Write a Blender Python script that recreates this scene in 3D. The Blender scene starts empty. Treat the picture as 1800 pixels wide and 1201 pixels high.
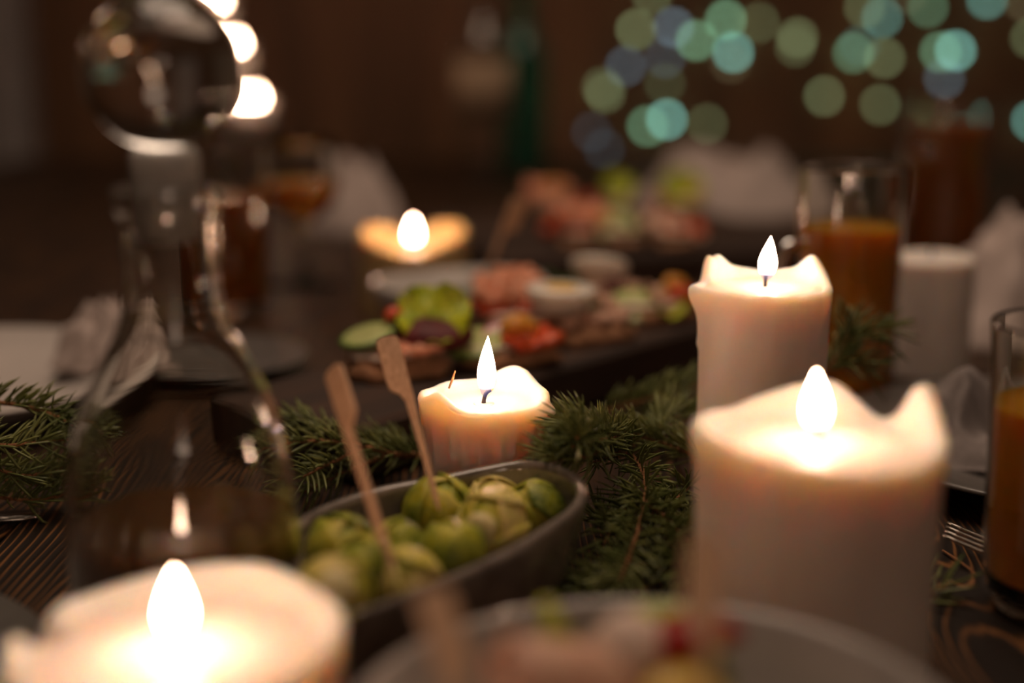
import bpy, math, random
from mathutils import Vector, Matrix, noise, Quaternion

# ------------------------------------------------------------------ camera, light, exposure
sc = bpy.context.scene
C = sc.collection
R_ = math.radians
F = 2500.0
CAM_H = 0.22
PITCH = R_(12.5)
SP, CP = math.sin(PITCH), math.cos(PITCH)

cam_data = bpy.data.cameras.new('camera')
cam = bpy.data.objects.new('camera', cam_data)
C.objects.link(cam)
cam.location = (0, 0, CAM_H)
cam.rotation_euler = (math.pi / 2 - PITCH, 0, 0)
cam_data.sensor_width = 36.0
cam_data.lens = 36.0 * F / 1800.0
cam_data.clip_start = 0.02
cam_data.dof.use_dof = True
cam_data.dof.focus_distance = 0.62
cam_data.dof.aperture_fstop = 2.2
sc.camera = cam

world = bpy.data.worlds.new('world')
world.use_nodes = True
world.node_tree.nodes['Background'].inputs[0].default_value = (0.012, 0.009, 0.006, 1)
world.node_tree.nodes['Background'].inputs[1].default_value = 1.0
sc.world = world

# soft warm room light from the ceiling above the middle of the table
ld = bpy.data.lights.new('ceiling_lamp_light', 'AREA')
ld.shape = 'DISK'; ld.size = 1.2; ld.energy = 14.5; ld.color = (1.0, 0.74, 0.55)
lo = bpy.data.objects.new('ceiling_lamp_light', ld)
C.objects.link(lo)
lo.location = (0.0, 0.95, 1.6)
lo.rotation_euler = (0, 0, 0)

# weak unseen fill light, added behind the camera to brighten candle fronts
sd_ = bpy.data.lights.new('front_fill_light', 'AREA')
sd_.shape = 'DISK'; sd_.size = 0.5; sd_.energy = 2.2; sd_.color = (1.0, 0.72, 0.54)
so = bpy.data.objects.new('front_fill_light', sd_)
C.objects.link(so)
so.location = (0.5, -1.5, 0.75)
so.rotation_euler = (R_(72), 0, R_(10))

FLAME_STRENGTH = 102.0
sc.view_settings.view_transform = 'Standard'
sc.view_settings.look = 'None'
sc.view_settings.exposure = 0.0
sc.view_settings.gamma = 1.0
sc.view_settings.use_curve_mapping = False
sc.cycles.use_denoising = True
sc.cycles.use_adaptive_sampling = False

rnd = random.Random(7)

# ------------------------------------------------------------------ geometry of the view
def P(x, y, d):
    """world point seen at photo pixel x, y at distance d along the view axis"""
    X = (x - 900) / F * d
    Yc = -(y - 600.5) / F * d
    return Vector((X, d * CP + Yc * SP, CAM_H + Yc * CP - d * SP))

def Zp(x, y, z):
    """world point on the horizontal plane z"""
    k = (y - 600.5) / F * CP + SP
    return P(x, y, (CAM_H - z) / k)

# ------------------------------------------------------------------ helpers
def tag(o, label=None, cat=None, group=None, kind=None):
    if label: o['label'] = label
    if cat: o['category'] = cat
    if group: o['group'] = group
    if kind: o['kind'] = kind
    return o

def thing(name, loc, label, cat, group=None):
    o = bpy.data.objects.new(name, None)
    C.objects.link(o)
    o.location = loc
    o.empty_display_size = 0.02
    return tag(o, label, cat, group)

def mesh(name, V, Fc, mat=None, smooth=True):
    m = bpy.data.meshes.new(name)
    m.from_pydata([tuple(v) for v in V], [], Fc)
    m.validate()
    if smooth:
        m.polygons.foreach_set('use_smooth', [True] * len(m.polygons))
    if mat: m.materials.append(mat)
    m.update()
    return m

def obj(name, me, parent=None, loc=(0, 0, 0), rot=None, scale=None):
    o = bpy.data.objects.new(name, me)
    C.objects.link(o)
    if parent: o.parent = parent
    o.location = loc
    if rot is not None:
        if isinstance(rot, Quaternion):
            o.rotation_mode = 'QUATERNION'; o.rotation_quaternion = rot
        else:
            o.rotation_euler = rot
    if scale is not None:
        o.scale = scale if hasattr(scale, '__len__') else (scale,) * 3
    return o

def copy_tree(o, parent=None):
    c = o.copy(); C.objects.link(c); c.parent = parent
    for ch in o.children: copy_tree(ch, c)
    return c

def lathe(prof, seg=48, closed=False, warp=None):
    """prof: list of (r, z) -> verts, faces; r=0 ends become poles"""
    V, Fc, rings = [], [], []
    for (r, z) in prof:
        if r <= 1e-6:
            rings.append([len(V)]); V.append((0, 0, z))
        else:
            row = []
            for i in range(seg):
                a = 2 * math.pi * i / seg
                row.append(len(V))
                p = (r * math.cos(a), r * math.sin(a), z)
                V.append(warp(p, a) if warp else p)
            rings.append(row)
    pairs = list(zip(rings[:-1], rings[1:]))
    if closed: pairs.append((rings[-1], rings[0]))
    for a, b in pairs:
        if len(a) == 1 and len(b) == 1: continue
        for i in range(seg):
            j = (i + 1) % seg
            if len(a) == 1: Fc.append((a[0], b[j], b[i]))
            elif len(b) == 1: Fc.append((a[i], a[j], b[0]))
            else: Fc.append((a[i], a[j], b[j], b[i]))
    return V, Fc

def dense(prof, step=0.003):
    out = [prof[0]]
    for a, b in zip(prof[:-1], prof[1:]):
        L = math.hypot(b[0] - a[0], b[1] - a[1])
        n = max(1, int(L / step))
        fr = [k / n for k in range(1, n + 1)]
        if L > 0.002: fr = [0.0006 / L] + fr[:-1] + [1 - 0.0006 / L, 1.0]
        for f in sorted(set(fr)):
            out.append((a[0] + (b[0] - a[0]) * f, a[1] + (b[1] - a[1]) * f))
    return out

def tube(pts, rads, seg=8):
    V, Fc = [], []
    n = len(pts)
    if not hasattr(rads, '__len__'): rads = [rads] * n
    up = Vector((0.13, 0.27, 0.95)).normalized()
    for i, p in enumerate(pts):
        t = (pts[min(i + 1, n - 1)] - pts[max(i - 1, 0)]).normalized()
        u = t.cross(up)
        if u.length < 1e-4: u = t.cross(Vector((1, 0, 0)))
        u.normalize(); w = u.cross(t)
        for k in range(seg):
            a = 2 * math.pi * k / seg
            V.append(p + (u * math.cos(a) + w * math.sin(a)) * rads[i])
    for i in range(n - 1):
        for k in range(seg):
            j = (k + 1) % seg
            Fc.append((i * seg + k, i * seg + j, (i + 1) * seg + j, (i + 1) * seg + k))
    Fc.append(tuple(range(seg))[::-1]); Fc.append(tuple((n - 1) * seg + k for k in range(seg)))
    return V, Fc

def catmull(pts, n, closed=False):
    out = []; m = len(pts); segs = m if closed else m - 1
    for i in range(n):
        t = i / n * segs if closed else i / (n - 1) * segs
        k = min(int(t), segs - 1); f = t - k
        g = (lambda q: pts[q % m]) if closed else (lambda q: pts[max(0, min(m - 1, q))])
        a, b, c, d = g(k - 1), g(k), g(k + 1), g(k + 2)
        out.append(0.5 * ((2 * b) + (c - a) * f + (2 * a - 5 * b + 4 * c - d) * f * f + (3 * b - a - 3 * c + d) * f ** 3))
    return out

def box(x0, x1, y0, y1, z0, z1, bev=0.0):
    """box with chamfered vertical and top edges"""
    b = bev
    if b <= 0:
        V = [(x, y, z) for z in (z0, z1) for (x, y) in ((x0, y0), (x1, y0), (x1, y1), (x0, y1))]
        return V, [(3, 2, 1, 0), (4, 5, 6, 7), (0, 1, 5, 4), (1, 2, 6, 5), (2, 3, 7, 6), (3, 0, 4, 7)]
    V = []
    for z, i in ((z0, b), (z0 + b, 0), (z1 - b, 0), (z1, b)):
        V += [(x0 + i, y0 + i, z), (x1 - i, y0 + i, z), (x1 - i, y1 - i, z), (x0 + i, y1 - i, z)]
    Fc = [(3, 2, 1, 0), (12, 13, 14, 15)]
    for r in range(3):
        for k in range(4):
            j = (k + 1) % 4
            Fc.append((r * 4 + k, r * 4 + j, r * 4 + 4 + j, r * 4 + 4 + k))
    return V, Fc

def nz(p, s=1.0, o=0.0):
    return noise.noise(Vector((p[0] * s + o, p[1] * s - o * 0.7, p[2] * s + o * 1.3)))

# ------------------------------------------------------------------ materials
class NT:
    def __init__(s, name):
        s.m = bpy.data.materials.new(name); s.m.use_nodes = True
        s.t = s.m.node_tree; s.t.nodes.clear()
        s.out = s.t.nodes.new('ShaderNodeOutputMaterial')
    def n(s, typ, **kw):
        nd = s.t.nodes.new('ShaderNode' + typ)
        for k, v in kw.items():
            if k.startswith('_'): setattr(nd, k[1:], v)
            else:
                key = int(k[1:]) if k[0] == 'i' and k[1:].isdigit() else k.replace('__', ' ')
                s.set(nd.inputs[key], v)
        return nd
    def set(s, sock, v):
        if isinstance(v, bpy.types.NodeSocket): s.t.links.new(v, sock)
        elif isinstance(v, bpy.types.Node): s.t.links.new(v.outputs[0], sock)
        else:
            if hasattr(v, '__len__') and len(v) == 3 and sock.type == 'RGBA': v = (*v, 1)
            sock.default_value = v
    def math(s, op, a, b=0.0, c=0.0):
        return s.n('Math', _operation=op, i0=a, i1=b, i2=c).outputs[0]
    def ramp(s, fac, stops):
        nd = s.n('ValToRGB', i0=fac); e = nd.color_ramp.elements
        while len(e) < len(stops): e.new(0.5)
        for k, (p, c) in enumerate(stops):
            e[k].position = p; e[k].color = (*c, 1) if len(c) == 3 else c
        return nd.outputs[0]
    def surf(s, nd):
        s.t.links.new(nd.outputs[0], s.out.inputs[0]); return s.m

def pm(name, c1, c2=None, scale=40, rough=0.5, bump=0.0, bscale=None, stretch=(1, 1, 1), sss=0.0, sr=(1, .5, .3), ssc=0.005,
       metal=0.0, trans=0.0, ior=1.45, coat=0.0, detail=4, spec=0.5, rand=0.0):
    t = NT(name)
    p = t.n('BsdfPrincipled')
    tc = t.n('TexCoord').outputs['Object']
    vec = t.n('Mapping', i0=tc, Scale=stretch).outputs[0]
    if c2 is not None:
        nn = t.n('TexNoise', Vector=vec, Scale=scale, Detail=detail).outputs[0]
        if rand:
            ri = t.n('ObjectInfo').outputs['Random']
            nn = t.math('ADD', nn, t.math('MULTIPLY_ADD', ri, rand, -rand / 2))
        t.set(p.inputs['Base Color'], t.ramp(nn, [(0.3, c1), (0.7, c2)]))
    else:
        t.set(p.inputs['Base Color'], c1)
    t.set(p.inputs['Roughness'], rough); t.set(p.inputs['Metallic'], metal)
    t.set(p.inputs['Transmission Weight'], trans); t.set(p.inputs['IOR'], ior)
    t.set(p.inputs['Coat Weight'], coat); t.set(p.inputs['Specular IOR Level'], spec)
    if sss:
        t.set(p.inputs['Subsurface Weight'], sss); t.set(p.inputs['Subsurface Radius'], sr); t.set(p.inputs['Subsurface Scale'], ssc)
    if bump:
        bn = t.n('TexNoise', Vector=vec, Scale=bscale or scale * 3, Detail=5).outputs[0]
        t.set(p.inputs['Normal'], t.n('Bump', Strength=bump, Distance=0.002, Height=bn))
    return t.surf(p)

def table_wood():
    t = NT('stained_table_wood')
    pos = t.n('NewGeometry').outputs['Position']
    sx = t.n('SeparateXYZ', i0=pos)
    x, y = sx.outputs[0], sx.outputs[1]
    ri = t.n('ObjectInfo').outputs['Random']
    mp = t.n('Mapping', i0=pos, Scale=(9, 1.6, 1)).outputs[0]
    addv = t.n('VectorMath', _operation='ADD', i0=mp, i1=t.n('CombineXYZ', i2=t.math('MULTIPLY', ri, 37.0)).outputs[0]).outputs[0]
    w = t.math('SUBTRACT', t.n('TexNoise', Vector=addv, Scale=1.0, Detail=2.0).outputs[0], 0.5)
    f = t.math('ADD', x, t.math('MULTIPLY', w, 0.09))
    for (kx, ky, a, b, amp) in ((0.165, 0.470, 0.022, 0.110, 0.030), (-0.52, 0.9, 0.03, 0.09, 0.05), (0.42, 0.75, 0.03, 0.07, -0.05), (-0.27, 0.3, 0.03, 0.08, 0.05)):
        dx = t.math('DIVIDE', t.math('SUBTRACT', x, kx), a)
        dy = t.math('DIVIDE', t.math('SUBTRACT', y, ky), b)
        e = t.math('EXPONENT', t.math('MULTIPLY', t.math('ADD', t.math('MULTIPLY', dx, dx), t.math('MULTIPLY', dy, dy)), -1.0))
        f = t.math('ADD', f, t.math('MULTIPLY', e, amp))
    s = t.math('SINE', t.math('MULTIPLY', t.math('ADD', f, t.math('MULTIPLY', t.n('TexNoise', Vector=t.n('Mapping', i0=pos, Scale=(55, 7, 1)).outputs[0], Scale=1.0, Detail=2.0).outputs[0], 0.009)), 2 * math.pi / 0.0040))
    fine = t.n('TexNoise', Vector=t.n('Mapping', i0=pos, Scale=(420, 14, 1)).outputs[0], Scale=1.0, Detail=3.0).outputs[0]
    mod = t.n('TexNoise', Vector=t.n('Mapping', i0=pos, Scale=(30, 12, 1)).outputs[0], Scale=1.0, Detail=2.0).outputs[0]
    line = t.math('MULTIPLY', t.math('POWER', t.math('MULTIPLY_ADD', s, 0.5, 0.5), 3.2), t.math('MULTIPLY_ADD', mod, 1.2, 0.1))
    line = t.math('MULTIPLY', line, t.math('MULTIPLY_ADD', fine, 0.8, 0.55))
    col = t.ramp(line, [(0.12, (0.012, 0.0068, 0.004)), (0.42, (0.034, 0.015, 0.006)), (0.85, (0.21, 0.088, 0.027))])
    h = t.math('MULTIPLY_ADD', fine, 0.3, s)
    p = t.n('BsdfPrincipled', Base__Color=col, Roughness=0.5, Specular__IOR__Level=0.3)
    t.set(p.inputs['Normal'], t.n('Bump', Strength=0.25, Distance=0.0006, Height=h))
    return t.surf(p)

def dark_wood(name, c1, c2, c3, ax=(6, 90, 90), rough=0.55):
    t = NT(name)
    tc = t.n('TexCoord').outputs['Object']
    v = t.n('Mapping', i0=tc, Scale=ax).outputs[0]
    n1 = t.n('TexNoise', Vector=v, Scale=1.0, Detail=6.0, Distortion=0.6).outputs[0]
    col = t.ramp(n1, [(0.3, c1), (0.55, c2), (0.75, c3)])
    p = t.n('BsdfPrincipled', Base__Color=col, Roughness=rough)
    t.set(p.inputs['Normal'], t.n('Bump', Strength=0.3, Distance=0.001, Height=n1))
    return t.surf(p)

def flame_mat(strength):
    t = NT('candle_flame')
    g = t.n('SeparateXYZ', i0=t.n('TexCoord').outputs['Generated']).outputs[2]
    col = t.ramp(g, [(0.0, (0.12, 0.20, 1.0)), (0.14, (0.5, 0.5, 1.0)), (0.32, (1.0, 0.63, 0.42)), (1.0, (1.0, 0.58, 0.36))])
    st = t.ramp(g, [(0.0, (0.002,) * 3), (0.18, (0.006,) * 3), (0.46, (1,) * 3), (1.0, (1,) * 3)])
    op = t.ramp(g, [(0.0, (0.15,) * 3), (0.2, (0.4,) * 3), (0.36, (1,) * 3)])
    em = t.n('Emission', Color=col, Strength=t.math('MULTIPLY', st, strength))
    return t.surf(t.n('MixShader', i0=op, i1=t.n('BsdfTransparent'), i2=em))

def emit(name, col, s):
    t = NT(name); return t.surf(t.n('Emission', Color=col, Strength=s))

def radial(name, stops, rad, rough=0.4, bump=0.2, sss=0.3):
    t = NT(name)
    o = t.n('TexCoord').outputs['Object']
    s = t.n('SeparateXYZ', i0=o)
    r = t.math('SQRT', t.math('ADD', t.math('MULTIPLY', s.outputs[0], s.outputs[0]), t.math('MULTIPLY', s.outputs[1], s.outputs[1])))
    nn = t.n('TexNoise', Vector=o, Scale=300.0).outputs[0]
    f = t.math('ADD', t.math('DIVIDE', r, rad), t.math('MULTIPLY_ADD', nn, 0.12, -0.06))
    p = t.n('BsdfPrincipled', Base__Color=t.ramp(f, stops), Roughness=rough)
    t.set(p.inputs['Subsurface Weight'], sss); t.set(p.inputs['Subsurface Radius'], (1, .8, .4)); t.set(p.inputs['Subsurface Scale'], 0.002)
    t.set(p.inputs['Normal'], t.n('Bump', Strength=bump, Distance=0.001, Height=nn))
    return t.surf(p)

def sprout_mat(name, pale):
    t = NT(name)
    o = t.n('TexCoord').outputs['Object']
    ri = t.n('ObjectInfo').outputs['Random']
    n1 = t.n('TexNoise', Vector=o, Scale=70.0, Detail=3.0).outputs[0]
    vo = t.n('TexVoronoi', _feature='DISTANCE_TO_EDGE', Vector=t.n('VectorMath', _operation='ADD', i0=o, i1=t.n('VectorMath', _operation='SCALE', i0=t.n('TexNoise', Vector=o, Scale=200.0).outputs[1], Scale=0.004).outputs[0]).outputs[0], Scale=230.0).outputs[0]
    vein = t.ramp(vo, [(0.0, (1, 1, 1)), (0.14, (0, 0, 0))])
    f = t.math('ADD', n1, t.math('MULTIPLY_ADD', ri, 0.35, -0.17 + pale))
    col = t.ramp(f, [(0.28, (0.065, 0.105, 0.006)), (0.46, (0.30, 0.32, 0.014)), (0.66, (0.60, 0.52, 0.045)), (0.92, (0.86, 0.68, 0.24))])
    mx = t.n('MixRGB', i0=t.math('MULTIPLY', vein, 0.45), i1=col, i2=(0.42, 0.46, 0.12))
    p = t.n('BsdfPrincipled', Base__Color=mx, Roughness=0.45, Specular__IOR__Level=0.3)
    t.set(p.inputs['Subsurface Weight'], 0.25); t.set(p.inputs['Subsurface Radius'], (0.6, 1, 0.2)); t.set(p.inputs['Subsurface Scale'], 0.003)
    t.set(p.inputs['Normal'], t.n('Bump', Strength=0.35, Distance=0.001, Height=t.math('SUBTRACT', n1, t.math('MULTIPLY', vein, 0.3))))
    return t.surf(p)

M = {}
WR = (1.0, 0.71, 0.48)
M['wax'] = pm('ivory_wax', (0.87, 0.72, 0.61), (0.91, 0.77, 0.67), 30, 0.42, 0.06, 90, sss=1.0, sr=WR, ssc=0.014)
M['wax_white'] = pm('white_wax', (0.84, 0.74, 0.67), (0.88, 0.79, 0.72), 30, 0.5, 0.05, 90, sss=1.0, sr=WR, ssc=0.006)
M['melt'] = pm('molten_wax', (0.84, 0.70, 0.60), None, rough=0.35, sss=1.0, sr=WR, ssc=0.008)
M['gold_wax'] = pm('gold_speckled_wax', (0.50, 0.33, 0.12), (0.85, 0.62, 0.32), 240, 0.35, 0.8, 260, sss=0.6, sr=WR, ssc=0.006)
M['wick'] = pm('charred_wick', (0.012, 0.012, 0.02), (0.03, 0.025, 0.03), 300, 0.8)
M['ember'] = emit('glowing_wick_tip', (1.0, 0.35, 0.10), 3.0)
M['flame'] = flame_mat(FLAME_STRENGTH)
M['table'] = table_wood()
M['board'] = dark_wood('dark_walnut_board', (0.014, 0.007, 0.004), (0.040, 0.017, 0.008), (0.08, 0.034, 0.016), rough=0.75)
M['leg'] = dark_wood('dark_leg_wood', (0.01, 0.006, 0.004), (0.03, 0.015, 0.008), (0.06, 0.03, 0.015))
M['bamboo'] = dark_wood('bamboo_wood', (0.56, 0.31, 0.17), (0.70, 0.41, 0.24), (0.80, 0.51, 0.31), ax=(700, 700, 25), rough=0.6)
M['glaze'] = pm('grey_stoneware_glaze', (0.13, 0.105, 0.088), (0.27, 0.225, 0.19), 55, 0.22, 0.10, 120, coat=1.0, detail=8)
M['china'] = pm('pale_grey_china', (0.34, 0.30, 0.275), (0.40, 0.355, 0.325), 30, 0.25, coat=0.2)
M['white_china'] = pm('white_china', (0.56, 0.50, 0.46), (0.60, 0.54, 0.50), 30, 0.3, coat=0.2)
M['grey_china'] = pm('dark_grey_china', (0.10, 0.09, 0.082), (0.14, 0.128, 0.117), 60, 0.3, coat=0.3)
M['glass'] = pm('clear_glass', (0.97, 0.97, 0.95), None, rough=0.0, trans=1.0, ior=1.46)
M['frost'] = pm('ground_frosted_glass', (0.50, 0.46, 0.42), (0.56, 0.52, 0.48), 400, 0.75, trans=0.35, ior=1.3, bump=0.3, bscale=900)
M['amber'] = pm('amber_drink', (0.80, 0.36, 0.035), None, rough=0.05, trans=0.45, ior=1.33, sss=1.0, sr=(1, .5, .1), ssc=.02)
M['deep_amber'] = pm('deep_amber_drink', (0.50, 0.16, 0.02), None, rough=0.05, trans=0.5, ior=1.33, sss=1.0, sr=(1, .4, .1), ssc=.02)
M['brown_drink'] = pm('brown_spirit', (0.36, 0.19, 0.09), None, rough=0.05, trans=0.6, ior=1.33, sss=1.0, sr=(1, .5, .2), ssc=.02)
M['green_glass'] = pm('green_bottle_glass', (0.10, 0.42, 0.28), None, rough=0.03, trans=0.9, ior=1.46)
M['needle'] = pm('spruce_needle', (0.085, 0.115, 0.030), (0.24, 0.25, 0.075), 60, 0.40, stretch=(1, 1, 1), spec=0.5)
M['twig'] = pm('spruce_bark', (0.24, 0.095, 0.038), (0.48, 0.21, 0.085), 500, 0.8, 0.8, 700)
M['sprout'] = sprout_mat('sprout_leaf', 0.0)
M['sprout_pale'] = sprout_mat('pale_sprout_leaf', 0.28)
M['stem'] = pm('sprout_stem_cut', (0.72, 0.60, 0.26), (0.80, 0.70, 0.40), 200, 0.5, sss=0.3, ssc=0.003)
M['bread'] = pm('rye_bread_crumb', (0.30, 0.13, 0.06), (0.52, 0.28, 0.15), 260, 0.85, 1.0, 380)
M['spread'] = pm('pink_meat_spread', (0.50, 0.26, 0.17), (0.72, 0.46, 0.33), 300, 0.6, 1.0, 350, sss=0.2, ssc=0.002)
M['cream'] = pm('cream_cheese', (0.74, 0.55, 0.45), (0.82, 0.66, 0.56), 200, 0.5, 0.6, 250, sss=0.3, ssc=0.003)
M['salmon'] = pm('smoked_salmon', (0.72, 0.20, 0.09), (0.80, 0.40, 0.24), 130, 0.35, 0.3, 200, stretch=(1, 4, 1), sss=0.3, ssc=0.003)
M['ham'] = pm('pink_ham', (0.66, 0.36, 0.25), (0.76, 0.50, 0.36), 120, 0.4, 0.3, 200, sss=0.3, ssc=0.003)
M['tomato'] = pm('red_tomato', (0.55, 0.055, 0.02), (0.66, 0.12, 0.03), 90, 0.25, sss=0.3, ssc=0.004)
M['pepper_red'] = pm('dark_red_pepper', (0.30, 0.012, 0.014), (0.42, 0.03, 0.025), 80, 0.25, sss=0.1, ssc=0.003)
M['orange'] = pm('orange_pepper', (0.66, 0.27, 0.03), (0.76, 0.38, 0.07), 90, 0.3, sss=0.3, ssc=0.004)
M['yellow'] = pm('yellow_pepper', (0.72, 0.46, 0.08), (0.80, 0.56, 0.16), 90, 0.3, sss=0.3, ssc=0.004)
M['beet'] = pm('beetroot', (0.075, 0.010, 0.012), (0.13, 0.02, 0.02), 120, 0.5, sss=0.1, ssc=0.002, spec=.25)
M['lettuce'] = pm('lettuce_leaf', (0.20, 0.30, 0.008), (0.58, 0.60, 0.02), 110, 0.4, 0.6, 160, sss=0.2, ssc=0.002)
M['herb'] = pm('dark_herb_leaf', (0.025, 0.055, 0.012), (0.07, 0.12, 0.025), 150, 0.5)
M['egg'] = pm('boiled_egg_white', (0.88, 0.79, 0.68), (0.92, 0.84, 0.74), 60, 0.3, sss=0.5, sr=(1, .8, .6), ssc=0.004)
M['yolk'] = pm('egg_yolk', (0.75, 0.42, 0.06), (0.80, 0.52, 0.14), 300, 0.6, 0.3)
M['cucumber'] = radial('cucumber_slice_flesh', [(0.0, (0.42, 0.45, 0.15)), (0.45, (0.52, 0.54, 0.22)), (0.85, (0.46, 0.52, 0.18)), (0.95, (0.10, 0.19, 0.03))], 0.0185)
M['skin'] = pm('cucumber_skin', (0.045, 0.10, 0.012), (0.10, 0.19, 0.025), 150, 0.4)
M['radish'] = radial('radish_slice_flesh', [(0.0, (0.74, 0.58, 0.50)), (0.8, (0.72, 0.50, 0.44)), (0.93, (0.55, 0.08, 0.14))], 0.0125)
M['napkin'] = pm('linen_napkin', (0.50, 0.41, 0.37), (0.56, 0.46, 0.42), 300, 0.9, 0.3, 900)
M['napkin_grey'] = pm('grey_linen_napkin', (0.22, 0.185, 0.175), (0.27, 0.23, 0.215), 300, 0.9, 0.3, 900)
M['steel'] = pm('brushed_steel', (0.62, 0.56, 0.50), None, rough=0.22, metal=1.0)
M['label'] = pm('beige_paper_label', (0.30, 0.20, 0.125), (0.34, 0.235, 0.15), 80, 0.8)
M['wall'] = dark_wood('brown_wood_wall', (0.10, 0.048, 0.022), (0.19, 0.085, 0.036), (0.26, 0.12, 0.05), ax=(12, 1, 1.2), rough=0.7)
M['plaster'] = pm('warm_plaster', (0.30, 0.235, 0.18), (0.34, 0.27, 0.21), 4, 0.9)
M['curtain'] = pm('grey_curtain', (0.30, 0.26, 0.245), (0.36, 0.31, 0.29), 20, 0.95)
M['cable'] = pm('dark_green_cable', (0.006, 0.012, 0.007), None, rough=0.6)

# ------------------------------------------------------------------ the setting
X0, X1, Y0, Y1, Z0, Z1 = -2.3, 2.3, -1.7, 3.1, -0.75, 1.75
def struct(name, x0, x1, y0, y1, z0, z1, mat):
    V, Fc = box(x0, x1, y0, y1, z0, z1)
    return tag(obj(name, mesh(name, V, Fc, mat, False)), kind='structure')
struct('floor', X0, X1, Y0, Y1, Z0 - 0.05, Z0, M['leg'])
struct('ceiling', X0, X1, Y0, Y1, Z1, Z1 + 0.05, M['plaster'])
struct('wall_back', X0, X1, Y1, Y1 + 0.05, Z0, Z1, M['wall'])
struct('wall_front', X0, X1, Y0 - 0.05, Y0, Z0, Z1, M['plaster'])
struct('wall_left', X0 - 0.05, X0, Y0, Y1, Z0, Z1, M['plaster'])
struct('wall_right', X1, X1 + 0.05, Y0, Y1, Z0, Z1, M['plaster'])

# ------------------------------------------------------------------ table
TY0, TY1 = -0.35, 2.45
t = thing('dining_table', (0, 1.0, Z0), 'long dark-stained plank dining table with raised brown wood grain', 'table')
pw = 0.155
px = -0.845
while px < 0.86:
    V, Fc = box(px + 0.0006, px + pw - 0.0006, TY0 - 1.0, TY1 - 1.0, -0.035 - Z0, -Z0, 0.0012)
    obj('plank', mesh('plank', V, Fc, M['table'], False), t)
    px += pw
for sx in (-0.78, 0.79):
    for sy in (-1.22, 1.32):
        V, Fc = box(sx - 0.04, sx + 0.04, sy - 0.04, sy + 0.04, 0, -0.035 - Z0, 0.004)
        obj('leg', mesh('leg', V, Fc, M['leg'], False), t)
for sx in (-0.78, 0.79):
    V, Fc = box(sx - 0.015, sx + 0.015, -1.18, 1.28, -0.115 - Z0, -0.0351 - Z0, 0.002)
    obj('apron', mesh('apron', V, Fc, M['leg'], False), t)

# ------------------------------------------------------------------ candles
def angd(a, b):
    return (a - b + math.pi) % (2 * math.pi) - math.pi

def flame_mesh(w, h, lean=0.0):
    prof = []
    n = 22
    for i in range(n + 1):
        u = i / n
        if u < 0.42:
            r = 0.30 + 0.70 * math.sin(u / 0.42 * math.pi / 2)
        else:
            q = (u - 0.42) / 0.58
            r = (1 - q ** 1.6) * (1 - 0.15 * q)
        if i == 0: r = 0.0
        if i == 1: r = 0.30
        if i == n: r = 0.0
        prof.append((r * w / 2, u * h))
    V, Fc = lathe(prof, 20)
    V = [(x + lean * h * (z / h) ** 2, y, z) for (x, y, z) in V]
    return mesh('flame', V, Fc, M['flame'])

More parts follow.
